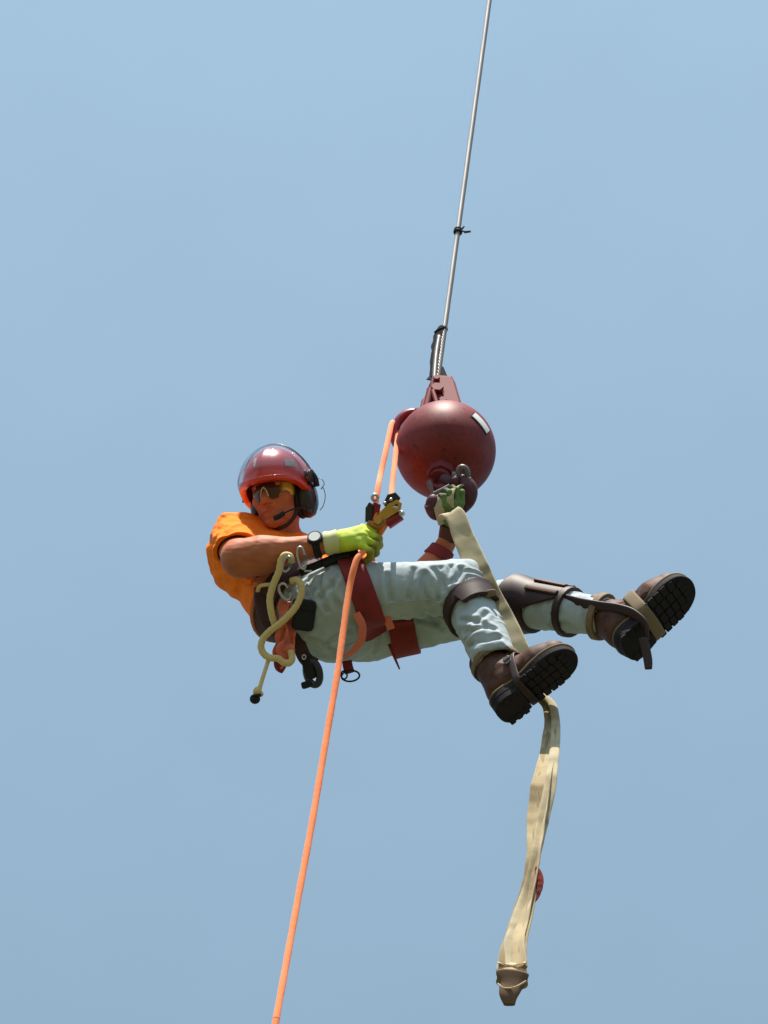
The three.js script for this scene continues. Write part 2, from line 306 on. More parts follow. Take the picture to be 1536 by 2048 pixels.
// ------------------------------------------------------------------ the worker
const J = { // joints
  shR: q(458, 1074, -65), elR: q(480, 1118, 100), wrR: q(642, 1090, 112), shL: q(650, 1130, -150), elL: q(838, 1180, -20), wrL: q(902, 1070, -45),
  neck: q(556, 1085, -125), chestR: q(500, 1118, -95), chestL: q(592, 1138, -140), waist: q(575, 1192, -25), pelR: q(650, 1222, 55), pelB: q(662, 1256, 40), hipL: q(735, 1258, -25),
  thR: q(690, 1188, 80), knR: q(922, 1174, 70), anR: q(1000, 1340, 255), knL: q(1030, 1208, -10), anL: q(1222, 1236, 145),
};
const man = thing('person', 'worker in orange t-shirt and red helmet hanging in a harness below the ball', 'person', J.pelR);
man.userData.group = undefined; delete man.userData.group;

// head frame: X to the picture's right (his left), Y up, Z out of the face
const HC = q(556, 991, -92);
const hm = new THREE.Matrix4().makeRotationZ(0.13).multiply(new THREE.Matrix4().makeRotationX(-0.20)).multiply(new THREE.Matrix4().makeRotationY(-0.43));
const HX = V3(), HY = V3(), HZ = V3(); hm.extractBasis(HX, HY, HZ);
const hp = (x, y, z) => HC.clone().addScaledVector(HX, x).addScaledVector(HY, y).addScaledVector(HZ, z);
const inHead = f => local(f, HC, HX, HY, HZ);

const armR = union(26, cone(J.shR, J.elR, 36, 33), cone(J.elR, J.elR.clone().lerp(J.wrR, 0.28).add(V3(0, 1, 0)), 31, 33), cone(J.elR.clone().lerp(J.wrR, 0.28), J.wrR, 33, 20));
const armL = union(24, cone(J.shL, J.elL, 34, 28), cone(J.elL, J.elL.clone().lerp(J.wrL, 0.35), 27, 27), cone(J.elL.clone().lerp(J.wrL, 0.3), J.wrL, 27, 17));
const neckF = cone(J.neck.clone().add(V3(-6, -14, 0)), hp(3, -28, -12), 37, 35);
const torsoF = union(45, cone(J.chestR, J.chestL, 72, 66), cone(J.chestR.clone().lerp(J.chestL, 0.4), J.waist, 74, 70), cone(J.waist, J.pelR, 70, 66));
const headF = (() => {
  const v = V3, prims = [
    [ell(v(0, 22, -8), 46, 52, 56), 1], [ell(v(0, -18, 10), 39, 52, 44), 18], [ell(v(0, -44, 20), 28, 22, 27), 14], [ell(v(0, -60, 40), 15, 12, 12), 10],
    [cone(v(0, 6, 50), v(0, -17, 64), 5, 8), 8], [ell(v(7, -20, 55), 6, 5, 6), 4], [ell(v(-7, -20, 55), 6, 5, 6), 4],
    [ell(v(26, -12, 33), 15, 13, 14), 12], [ell(v(-26, -12, 33), 15, 13, 14), 12], [cone(v(-22, 14, 44), v(22, 14, 44), 8, 8), 9],
    [ell(v(47, -4, -6), 6, 16, 10), 5], [ell(v(-47, -4, -6), 6, 16, 10), 5],
    [cone(v(-13, -40, 48), v(0, -37, 53), 3, 4.5), 4], [cone(v(13, -40, 48), v(0, -37, 53), 3, 4.5), 4], [cone(v(-10, -47, 47), v(10, -47, 47), 5, 5), 5],
    [ell(v(18, 3, 41), 8, 7, 6), 3], [ell(v(-18, 3, 41), 8, 7, 6), 3]];
  const groove = cone(v(-16, -44, 52), v(0, -41.5, 56), 1.6, 2.2), g2 = cone(v(16, -44, 52), v(0, -41.5, 56), 1.6, 2.2);
  return inHead((x, y, z) => { let d = prims[0][0](x, y, z); for (let i = 1; i < prims.length; i++) d = smin(d, prims[i][0](x, y, z), prims[i][1]); return smax(d, -Math.min(groove(x, y, z), g2(x, y, z)), 3); });
})();
{
  const skinCol = (x, y, z) => { const n = 1 + 0.14 * N(x * 0.03, y * 0.03, z * 0.03) + 0.12 * N(x * 0.11, y * 0.11, z * 0.11); return [n, n * 0.98, n * 0.96]; };
  const legs = union(20, cone(J.thR, J.knR, 36, 34), cone(J.knR, J.anR, 32, 24), cone(J.hipL, J.knL, 40, 32), cone(J.knL, J.anL, 30, 22));
  const bodyF = union(24, torsoF, armR, armL, neckF, legs);
  const b1 = nets((x, y, z) => smin(bodyF(x, y, z), headF(x, y, z), 8) - 0.8 * N(x * 0.05, y * 0.09, z * 0.05) - 0.5 * ridge(N(x * 0.03, y * 0.12, z * 0.04)), ...box(Object.values(J), 95), 3.4, skinCol);
  const g2 = nets((x, y, z) => smin(headF(x, y, z), neckF(x, y, z), 10), ...box([hp(-60, -95, -75), hp(60, 85, 80), hp(-60, 85, 80), hp(60, -95, -75), hp(-60, -95, 80)], 4), 2.2, (x, y, z) => {
    const c = skinCol(x, y, z), dx = x - HC.x, dy = y - HC.y, dz = z - HC.z, lx = dx * HX.x + dy * HX.y + dz * HX.z, ly = dx * HY.x + dy * HY.y + dz * HY.z, lz = dx * HZ.x + dy * HZ.y + dz * HZ.z;
    const lip = Math.abs(lx) < 17 && Math.abs(ly + 43) < 8 && lz > 42 ? 1 : 0, beard = sstep(-22, -36, ly) * (1 - lip);
    return [c[0] * (1 - 0.18 * beard) , c[1] * (1 - 0.24 * beard - 0.25 * lip), c[2] * (1 - 0.2 * beard - 0.2 * lip)]; });
  part('body', [b1, g2], mat.skin, man);
}
// t-shirt
const shirtBase = union(30, torsoF, cone(J.shR.clone().add(V3(6, 4, 0)), J.shR.clone().lerp(J.elR, 0.9), 38, 40), cone(J.shL, J.shL.clone().lerp(J.elL, 0.5), 42, 38), cone(J.neck.clone().add(V3(-10, -26, 0)), J.chestR, 44, 66));
const upAx = J.elR.clone().sub(J.shR).normalize(), torAx = J.pelR.clone().sub(J.chestR).normalize();
{
  const hem = half(J.shR.clone().lerp(J.elR, 0.62).add(V3(0, -11, 0)), upAx.clone().add(V3(-0.1, -0.65, 0))), hemR = half(J.shR.clone().lerp(J.elR, 0.1), upAx);
  const bottom = half(J.waist.clone().addScaledVector(torAx, 60), torAx), hemL = half(J.shL.clone().lerp(J.elL, 0.5), J.elL.clone().sub(J.shL));
  const sleeve = cone(J.shR, J.shR.clone().lerp(J.elR, 1.0), 41, 46);
  const armHole = cone(J.shR.clone().lerp(J.elR, 0.2), J.shR.clone().lerp(J.elR, 1.2), 34, 42), neckHole = cone(J.neck.clone().add(V3(2, 8, 6)), hp(4, -30, 0), 38, 42);
  const f = (x, y, z) => {
    const u = (x * torAx.x + y * torAx.y + z * torAx.z), w = N(x * 0.013, y * 0.013, z * 0.013);
    const fo = 3.4 * N(u * 0.030 + w * 2, (x - y) * 0.010, z * 0.010) + 2.2 * N(x * 0.028, y * 0.055, z * 0.028) + 2.4 * N((x * 0.35 + y) * 0.065, (x - y) * 0.006, z * 0.018 + 9);
    let d = shirtBase(x, y, z) - 6 - fo * 1.35 - 0.8 * N(x * 0.09, y * 0.14, z * 0.09);
    const sl = sleeve(x, y, z);
    d = smax(d, hem(x, y, z) + (sl > 26 ? -300 : 0), 2);                 // sleeve end
    if (hemL(x, y, z) > 0) d = Math.max(d, 4);
    d = smax(d, bottom(x, y, z), 3);
    d = smax(d, -armHole(x, y, z), 2); d = smax(d, -neckHole(x, y, z), 3);
    return d;
  };
  part('t_shirt', nets(f, ...box([J.shR, J.shL, J.neck, J.chestR, J.waist, J.pelR], 100), 2.1, (x, y, z) => { const n = 1 + 0.10 * N(x * 0.02, y * 0.02, z * 0.02) + 0.05 * N(x * 0.15, y * 0.15, z * 0.15); return [n, n, n]; }), mat.shirt, man);
  // collar band
  const cn = J.neck.clone().add(V3(-2, 0, 2)), ax = frame(hp(3, -28, -10).sub(cn));
  part('collar', ring(cn.clone().addScaledVector(ax[1], 6), ax[0], ax[2], 45, 43, 4, { h: 3 }), mat.shirt, man);
}
// trousers
const limbs = [[J.thR, J.knR, 62, 51, 0], [J.hipL, J.knL, 62, 48, 1], [J.knR, J.anR, 50, 42, 2], [J.knL, J.anL, 46, 37, 3], [J.pelR, J.thR, 76, 66, 4], [J.pelB, J.hipL, 70, 60, 5], [J.waist.clone().lerp(J.pelR, 0.2), J.pelR, 74, 77, 6]].map(l => ({ a: l[0], d: l[1].clone().sub(l[0]), L: l[1].distanceTo(l[0]), ra: l[2], rb: l[3], id: l[4] }));
const creases = [];
function trouserBase(x, y, z, folds) {
  let d = 1e9, best = 1e9, bt = 0, bl = null;
  for (const l of limbs) {
    const px = x - l.a.x, py = y - l.a.y, pz = z - l.a.z; let t = (px * l.d.x + py * l.d.y + pz * l.d.z) / (l.L * l.L); const tc = clamp(t, 0, 1);
    const e = Math.hypot(px - l.d.x * tc, py - l.d.y * tc, pz - l.d.z * tc) - mix(l.ra, l.rb, tc);
    d = smin(d, e, 22); if (e < best) { best = e; bt = tc; bl = l; }
  }
  if (!folds || d > 14 || d < -14) return d;
  const al = bt * bl.L, w = N(x * 0.012, y * 0.012, z * 0.012 + bl.id);
  let env = 0;
  if (bl.id === 0) env = sstep(0.5, 0.95, bt); else if (bl.id === 2) env = 0.75; else if (bl.id === 3) env = 0.6; else if (bl.id === 1) env = 0.35; else env = 0.7;
  // cloth drawn into slanting folds round the limb, strongest at knees and hems, plus slow swells
  const sk = 0.5 * (y * 0.7 - x * 0.35) * (bl.id === 0 ? 0.8 : 0.35), ph = 3.2 * w + 2.2 * N(x * 0.02, y * 0.02, z * 0.02 + 5);
  const s1 = Math.sin(al * 0.17 + sk * 0.05 + ph * 1.6 + bl.id), s2 = Math.sin(al * 0.33 - sk * 0.06 + ph * 2.6 + 1.3);
  const m1 = sstep(-0.45, 0.45, N(x * 0.016 + 8, y * 0.022, z * 0.016)), m2 = sstep(-0.2, 0.5, N(x * 0.024 + 3, y * 0.03, z * 0.024 + 6));
  const f1 = s1 > 0 ? s1 : s1 * 0.6;
  let cr = 0;
  for (const c of creases) { const e0 = c(x, y, z); if (e0 < 34) { const e2 = Math.max(0, e0 * e0 - d * d), e = Math.sqrt(e2); cr += 3.6 * Math.exp(-e2 / 26) - 2.6 * Math.exp(-(e - 11) * (e - 11) / 45); } }
  return d + cr - (0.5 + 2.6 * env) * f1 * m1 - (0.2 + 1.2 * env) * s2 * m2 - 2.4 * N(x * 0.02, y * 0.02, z * 0.02 + 2) - 0.5 * N(x * 0.09, y * 0.09, z * 0.09);
}
const trouserF = (x, y, z) => trouserBase(x, y, z, true), trouserS = (x, y, z) => trouserBase(x, y, z, false);
function onCloth(x, y, lift = 0, f = trouserS) { let z = 330, p; for (let i = 0; i < 80; i++) { p = q(x, y, z); const d = f(p.x, p.y, p.z) - lift; if (d < 0.3) break; z -= Math.max(0.4, d * 0.8); if (z < -250) break; } return p; }
for (const [a, b, c2, d2] of [[848, 1148, 862, 1205], [866, 1140, 880, 1195], [882, 1138, 892, 1180], [902, 1134, 900, 1168], [922, 1138, 912, 1162], [828, 1140, 818, 1196], [775, 1150, 782, 1200],
  [922, 1240, 972, 1252], [930, 1266, 988, 1258], [938, 1292, 996, 1276], [950, 1318, 1006, 1296], [972, 1226, 950, 1248],
  [604, 1176, 652, 1140], [616, 1192, 642, 1152], [640, 1196, 674, 1154], [656, 1220, 640, 1170], [616, 1276, 680, 1310], [664, 1166, 684, 1214], [650, 1290, 700, 1262],
  [815, 1232, 872, 1246], [846, 1228, 884, 1256], [756, 1268, 748, 1300], [1170, 1216, 1182, 1256], [1182, 1212, 1196, 1248], [1100, 1250, 1150, 1256]]) {
  const bow = (rnd() - 0.5) * 0.3, pts = [0, 0.2, 0.4, 0.6, 0.8, 1].map(t => onCloth(mix(a, c2, t) + bow * (d2 - b) * Math.sin(t * 3.14), mix(b, d2, t) - bow * (c2 - a) * Math.sin(t * 3.14)));
  const mid = pts[2].clone().lerp(pts[3], 0.5), rad = pts[0].distanceTo(pts[5]) * 0.5 + 34, segs = pts.slice(1).map((p, i) => cone(pts[i], p, 0, 0));
  creases.push((x, y, z) => { if (Math.hypot(x - mid.x, y - mid.y, z - mid.z) > rad) return 99; let e = 99; for (const f of segs) { const v = f(x, y, z); if (v < e) e = v; } return e; });
}
{
  const top = half(J.waist.clone().lerp(J.pelR, 0.22), torAx.clone().negate()), hemR = half(J.knR.clone().lerp(J.anR, 0.93), J.anR.clone().sub(J.knR)), hemL = half(J.knL.clone().lerp(J.anL, 0.96), J.anL.clone().sub(J.knL));
  const nearR = cone(J.knR, J.anR, 40, 40), nearL = cone(J.knL, J.anL, 40, 40), inR = cone(J.knR.clone().lerp(J.anR, 0.75), J.anR.clone().lerp(J.knR, -0.3), 35, 38), inL = cone(J.knL.clone().lerp(J.anL, 0.75), J.anL.clone().lerp(J.knL, -0.3), 30, 33);
  const f = (x, y, z) => { let d = trouserF(x, y, z); d = smax(d, top(x, y, z), 3); if (nearR(x, y, z) < 40) d = smax(d, hemR(x, y, z), 2); if (nearL(x, y, z) < 40) d = smax(d, hemL(x, y, z), 2); return smax(smax(d, -inR(x, y, z), 2), -inL(x, y, z), 2); };
  part('trousers', nets(f, ...box([J.waist, J.pelR, J.pelB, J.hipL, J.knR, J.anR, J.knL, J.anL], 95), 2.1, (x, y, z) => { const n = 1 + 0.10 * N(x * 0.015, y * 0.015, z * 0.015) + 0.10 * N(x * 0.05, y * 0.05, z * 0.05), g = 0.12 * Math.max(0, N(x * 0.02 + 5, y * 0.02, z * 0.02)); return [n - g, n - g, n - g * 1.2]; }), mat.trousers, man);
}
{ // stitched seams of the trousers
  const tr = man.children.find(c => c.name === 'trousers');
  for (const pts of [[[742, 1206], [790, 1206], [836, 1200], [880, 1200], [900, 1222]], [[622, 1158], [640, 1186], [668, 1200], [690, 1196]], [[640, 1300], [690, 1292], [740, 1270]]])
    part('seam', sweep(pts.map(([x, y]) => onCloth(x, y, 0.4, trouserF)), { w: 1.0, n: 6, seg: 40 }), mat.trousers, tr);
}
// belts, loops and pads lie on the cloth: a band of the same field
function band(field, p, axis, width, thick, lift = 1, extra = null) {
  const n = axis.clone().normalize(), c = n.dot(p);
  return (x, y, z) => { const d = field(x, y, z); let r = Math.max(d - thick - lift, -(d - lift + 3), Math.abs(n.x * x + n.y * y + n.z * z - c) - width / 2); if (extra) r = Math.max(r, extra(x, y, z)); return r; };
}
const around = (p, r) => [p.clone().subScalar(r), p.clone().addScalar(r)];
const within = (p, r) => (x, y, z) => Math.hypot(x - p.x, y - p.y, z - p.z) - r;
const torsoCloth = (x, y, z) => smin(trouserS(x, y, z), shirtBase(x, y, z) - 6, 10);
const grime = mottle(0.3, 0.04);
const thAxR = J.knR.clone().sub(J.thR), thAxL = J.knL.clone().sub(J.hipL), shAxR = J.anR.clone().sub(J.knR), shAxL = J.anL.clone().sub(J.knL);
{
  const bp = J.waist.clone().lerp(J.pelR, 0.28);
  const belt = part('harness', nets(band(torsoCloth, bp, torAx, 46, 8, 2, within(bp, 125)), ...around(bp, 128), 2.8, grime), mat.harnessDark, man, 'dark padded work harness with red leg loops');
  part('belt_trim', nets(band(torsoCloth, bp.clone().addScaledVector(torAx, -24), torAx, 10, 11, 2, within(bp, 125)), ...around(bp, 128), 2.6, grime), mat.harnessOrange, belt);
  const l1 = q(722, 1182, 90);
  part('leg_loop', nets(band(trouserS, l1, thAxR.clone().add(V3(0, 70, 0)), 50, 5, 4, within(l1, 104)), ...around(l1, 108), 2.6, grime), mat.harnessRed, belt);
  const l2 = q(806, 1252, -15);
  part('leg_loop', nets(band(trouserS, l2, thAxL, 52, 5, 4, within(l2, 82)), ...around(l2, 86), 2.6, grime), mat.harnessRed, belt);
  const rib = (pts, w, m, nm, h = 2, sd = null) => part(nm, sweep(pts.map(Q), { w, h, n: 12, seg: 40, pow: 3, side: sd || ((t, p) => V3(1, 0.2, 0)) }), m, belt);
  rib([[712, 1226, 150], [724, 1250, 148], [722, 1280, 135], [704, 1304, 118], [688, 1314, 100]], 8, mat.bundle, 'buttock_strap');
  rib([[770, 1228, 112], [776, 1242, 104], [782, 1258, 95]], 8, mat.bundle, 'strap');
  rib([[779, 1288, 60], [788, 1312, 72], [799, 1338, 88]], t => 4 - 2.4 * t, mat.harnessRed, 'strap_tail');
  rib([[694, 1322, 60], [696, 1334, 68], [700, 1346, 74]], 10, mat.harnessRed, 'gear_tab');
  rib([[585, 1262, 96], [598, 1290, 104], [612, 1318, 108], [630, 1330, 108]], 14, mat.harnessDark, 'hip_strap', 3);
  part('pouch', [slab(q(608, 1230, 132), V3(0.98, -0.14, -0.1).normalize(), V3(0.14, 0.98, 0.05).normalize(), V3(0.1, -0.05, 1).normalize(), 44, 62, 20, 5), slab(q(608, 1210, 140), V3(0.98, -0.14, -0.1).normalize(), V3(0.14, 0.98, 0.05).normalize(), V3(0.1, -0.05, 1).normalize(), 46, 20, 12, 3)], mat.black, belt);
  part('back_pad', sweep([[520, 1176, 40], [524, 1205, 62], [534, 1238, 72], [548, 1262, 66]].map(Q), { w: t => 12 + 4 * Math.sin(t * 3), h: 9, n: 14, seg: 30, pow: 3, side: () => V3(1, 0.1, 0.3) }), mat.harnessDark, belt);
  part('bridge', [sweep([[600, 1146, 100], [640, 1128, 108], [680, 1112, 100], [716, 1104, 92]].map(Q), { w: 8, h: 5, n: 10, seg: 30 }), rod(q(646, 1129, 114), q(698, 1108, 108), 8)], mat.black, belt);
  part('buckle', [slab(q(688, 1101, 116), V3(0.95, 0.25, 0), V3(-0.25, 0.95, 0), V3(0, 0, 1), 16, 5, 6, 1.2), slab(q(684, 1116, 112), V3(0.93, 0.3, 0), V3(-0.3, 0.93, 0), V3(0, 0, 1), 30, 4, 6, 1), slab(q(616, 1142, 112), V3(1, 0.02, 0), V3(0, 1, 0), V3(0, 0, 1), 16, 4, 4, 1), slab(q(612, 1203, 134), V3(1, 0.03, 0), V3(0, 1, 0), V3(0, 0, 1), 28, 4, 4, 1)], mat.steel, belt);
}
// helmet, visor, muffs
{
  const c = V3(0, 16, -6), e = ell(c, 69, 83, 84), ei = ell(c, 62, 76, 77);
  const edge = z => mix(-16, 20, sstep(-45, 66, z));
  const shell = inHead((x, y, z) => {
    let d = e(x, y, z);
    const rim = edge(z) - y;                                             // cut below the rim
    const crest = 3 * Math.exp(-x * x / 90) * sstep(20, 60, y); d -= crest;
    d = smax(d, rim, 3); d = smax(d, -ei(x, y, z), 2);
    const br = Math.max(Math.abs(y - edge(z) - 1) - 4.5, ell(c, 75, 200, 85 + 13 * sstep(10, 60, z))(x, y, z), -ei(x, y, z));
    return smin(d, br, 4);
  });
  const corners = []; for (const a of [-86, 86]) for (const b of [-25, 112]) for (const d of [-98, 102]) corners.push(hp(a, b, d));
  const helm = part('helmet', nets(shell, ...box(corners, 4), 1.9, mottle(0.12, 0.03)), mat.helmet, man, 'glossy red safety helmet with raised smoked visor');
  const vo = ell(V3(0, 14, -4), 79, 92, 95), vi = ell(V3(0, 14, -4), 76.6, 89.6, 92.6);
  const low = z => mix(2, 47, sstep(-25, 80, z)), back = y => -22 + 0 * y;
  const vis = (x, y, z) => { const bk = -14 + 26 * sstep(20, 100, y); return Math.max(low(z) - y, bk - z); };
  part('visor', nets(inHead((x, y, z) => smax(smax(vo(x, y, z), -vi(x, y, z), 0.8), vis(x, y, z), 0.8)), ...box(corners, 14), 1.5), mat.visor, helm);
  part('visor_rim', nets(inHead((x, y, z) => { const s = Math.max(vo(x, y, z) - 0.8, -vi(x, y, z) - 0.8); const bk = -14 + 26 * sstep(20, 100, y); return Math.max(s, bk - z - 1.6, z - bk - 2, low(z) - y); }), ...box(corners, 14), 1.4), mat.visorRim, helm);
  const cup = (sx) => { const pts = []; const prof = [[0, 0], [20, 0.5], [26, 4], [27, 14], [24, 24], [16, 31], [0, 34]].map(p => new THREE.Vector2(p[0], p[1])); const g = new THREE.LatheGeometry(prof, 32); g.scale(0.95, 1, 1.55); return place(g, hp(sx > 0 ? 44 : -34, -14, -14), HZ.clone(), HX.clone().multiplyScalar(sx).addScaledVector(HY, -0.08).normalize(), HY.clone().multiplyScalar(1)); };
  for (const sx of [1, -1]) {
    const m = part('ear_muff', cup(sx), mat.blackGloss, helm);
    part('muff_arm', sweep([hp(sx * 72, 38, -12), hp(sx * 80, 22, -14), hp(sx * 82, 4, -14)], { w: 6, h: 4, n: 8, seg: 16 }), mat.black, helm);
    part('muff_cushion', place(new THREE.TorusGeometry(22, 7, 10, 28).scale(0.9, 1.45, 1), hp(sx > 0 ? 43 : -34, -14, -12), HZ.clone(), HY.clone(), HX.clone()), mat.black, helm);
  }
  const patch = (u0, u1, v0, v1, rr) => { const g = new THREE.PlaneGeometry(1, 1, 10, 8), p = g.attributes.position; for (let i = 0; i < p.count; i++) { const a = mix(u0, u1, p.getX(i) + 0.5), b = mix(v0, v1, p.getY(i) + 0.5); const w = hp(Math.sin(a) * Math.cos(b) * (69 + rr), 16 + Math.sin(b) * (83 + rr), -6 + Math.cos(a) * Math.cos(b) * (84 + rr)); p.setXYZ(i, w.x, w.y, w.z); } g.computeVertexNormals(); return white(g); };
  part('sticker', [patch(-0.30, -0.12, 0.60, 0.74, 1.2), patch(-0.22, -0.04, 0.46, 0.62, 1.2)], mat.label, helm);
  part('sticker', patch(0.82, 1.16, 0.34, 0.56, 1.2), M(0.30, 0.25, 0.22, 0.5), helm);
  part('muff_hinge', [place(new THREE.CylinderGeometry(13, 15, 12, 18), hp(73, 26, -6), HZ.clone(), HX.clone(), HY.clone())], mat.visorRim, helm);
  part('headset_wire', sweep([hp(82, 20, -18), hp(92, 18, -18), hp(98, 6, -16), hp(90, -4, -14), hp(96, -2, -12), hp(99, -18, -12), hp(92, -38, -12), hp(82, -46, -14)], { w: 0.9, n: 6, seg: 60 }), mat.greyIron, helm);
  part('microphone', [sweep([hp(70, -40, 0), hp(52, -42, 34), hp(34, -52, 58)], { w: 1.8, n: 7, seg: 24 }), sweep([hp(36, -51, 56), hp(26, -57, 62), hp(16, -60, 65)], { w: 5, h: 4.5, n: 10, seg: 12 })], mat.black, helm);
  part('chin_strap', sweep([hp(46, 0, 6), hp(42, -40, 8), hp(26, -68, 24), hp(0, -74, 30), hp(-26, -68, 24), hp(-44, -30, 8)], { w: 4, h: 1.2, n: 8, seg: 40 }), mat.leatherDark, helm);
}
// wraparound glasses
{
  const rows = 9, cols = 44, mk = off => { const p = []; for (let i = 0; i <= cols; i++) for (let j = 0; j <= rows; j++) {
    const a = mix(-1.36, 1.36, i / cols), v = j / rows, notch = Math.exp(-a * a / 0.035);
    const yt = 18 - 3 * Math.abs(a), yb = mix(-18 + 3 * Math.abs(a) + 3 * a * a, 8, notch), y = mix(yb, yt, v), R = 1 - 0.06 * Math.abs(v - 0.5);
    p.push(hp(Math.sin(a) * (46 + off) * R, y, 2 + Math.cos(a) * (56 + off) * R)); } return p; };
  const A = mk(2), B = mk(0), pos = [], col = [], idx = []; for (const p of [...A, ...B]) pos.push(p.x, p.y, p.z);
  for (let s = 0; s < 2; s++) for (let i = 0; i <= cols; i++) for (let j = 0; j <= rows; j++) { const e = Math.abs(i / cols - 0.5) * 2, w = sstep(0.45, 0.7, e) * sstep(1.0, 0.85, e); col.push(mix(1, 13, w), mix(1, 22, w), mix(1, i < cols / 2 ? 30 : 6, w)); }  // coloured mirror reflections at both lens ends painted into the vertex colours
  const n1 = rows + 1, off = A.length; for (let i = 0; i < cols; i++) for (let j = 0; j < rows; j++) { const a = i * n1 + j; idx.push(a, a + n1, a + 1, a + 1, a + n1, a + n1 + 1, off + a, off + a + 1, off + a + n1, off + a + 1, off + a + n1 + 1, off + a + n1); }
  const g = new THREE.BufferGeometry(); g.setAttribute('position', new THREE.Float32BufferAttribute(pos, 3)); g.setAttribute('color', new THREE.Float32BufferAttribute(col, 3)); g.setIndex(idx); g.computeVertexNormals();
  const gl = part('sunglasses', g, mat.lens, man, 'wraparound mirrored sunglasses');
  part('frame', [sweep([-1.36, -0.9, -0.45, 0, 0.45, 0.9, 1.36].map(a => hp(Math.sin(a) * 48, 19 - 3 * Math.abs(a), 2 + Math.cos(a) * 58)), { w: 1.2, n: 7, seg: 40 })], mat.anodRed, gl);
  part('nose_bridge', [sweep([hp(-9, -11, 62), hp(-5, 3, 63), hp(0, 8, 63), hp(5, 3, 63), hp(9, -11, 62)], { w: 1.0, n: 7, seg: 24 })], mat.label, gl);
  for (const s of [1, -1]) part('temple', sweep([hp(s * 46, 15, 14), hp(s * 49, 12, -6), hp(s * 48, 6, -26)], { w: 3, h: 1.5, n: 8, seg: 14, side: () => HY }), mat.black, gl);
}
// gloves: a palm, four fingers of their own and a thumb
function hand(name, o, hx, dors, curl, sc, m, labelText, thumbSide) {
  const X = hx.clone().normalize(), Y = dors.clone().addScaledVector(X, -dors.dot(X)).normalize(), Z = X.clone().cross(Y);   // Z towards the little finger for a right hand
  const at = (x, y, z) => o.clone().addScaledVector(X, x * sc).addScaledVector(Y, y * sc).addScaledVector(Z, z * sc * thumbSide);
  const fs = [cone(at(0, 0, 0), at(12, 0, 0), 20 * sc, 22 * sc), cone(at(22, 0, -12), at(62, 2, -17), 16 * sc, 13 * sc), cone(at(22, -1, 12), at(56, -1, 17), 16 * sc, 12 * sc), cone(at(20, 1, 0), at(62, 2, 0), 16 * sc, 13 * sc)];
  let f = union(10 * sc, ...fs);
  const fing = [[64, 3, -26, 32, 21, 17], [68, 4, -9, 35, 23, 18], [64, 3, 9, 32, 22, 17], [56, 0, 25, 27, 18, 15]], ends = [];
  fing.forEach(([bx, by, bz, l1, l2, l3], i) => {
    let a = curl[0] + (i - 1.5) * 0.06, p = [bx, by, bz]; const chain = [];
    for (const [l, da] of [[l1, 0], [l2, curl[1]], [l3, curl[2]]]) { a += da; const n = [p[0] + Math.cos(a) * l, p[1] - Math.sin(a) * l, p[2] + (bz > 0 ? 1 : -1) * 0.6]; chain.push(cone(at(...p), at(...n), (l === l1 ? 8.8 : 8) * sc, (l === l3 ? 6.4 : 7.8) * sc)); p = n; }
    ends.push(at(...p)); const fg = union(4, ...chain), pf = f; f = (x, y, z) => smin(pf(x, y, z), fg(x, y, z), 2.6 * sc);
  });
  const th = union(4, cone(at(18, -6, -18), at(40, -16, -30), 12 * sc, 10 * sc), cone(at(40, -16, -30), at(62, -26, -24), 10 * sc, 8.5 * sc), cone(at(62, -26, -24), at(78, -34, -10), 8.5 * sc, 7 * sc));
  const pf = f; f = (x, y, z) => smin(pf(x, y, z), th(x, y, z), 6);
  const ff = (x, y, z) => f(x, y, z) - 0.8 * N(x * 0.07, y * 0.09, z * 0.07);
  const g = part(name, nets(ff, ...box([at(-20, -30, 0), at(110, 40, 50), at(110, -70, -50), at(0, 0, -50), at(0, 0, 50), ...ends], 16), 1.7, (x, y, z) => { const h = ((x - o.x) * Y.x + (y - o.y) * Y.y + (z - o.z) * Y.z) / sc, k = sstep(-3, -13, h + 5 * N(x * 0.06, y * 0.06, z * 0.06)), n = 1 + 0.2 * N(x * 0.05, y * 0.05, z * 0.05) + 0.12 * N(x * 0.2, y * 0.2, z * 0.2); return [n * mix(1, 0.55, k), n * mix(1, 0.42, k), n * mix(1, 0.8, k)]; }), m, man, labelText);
  return { g, at };
}
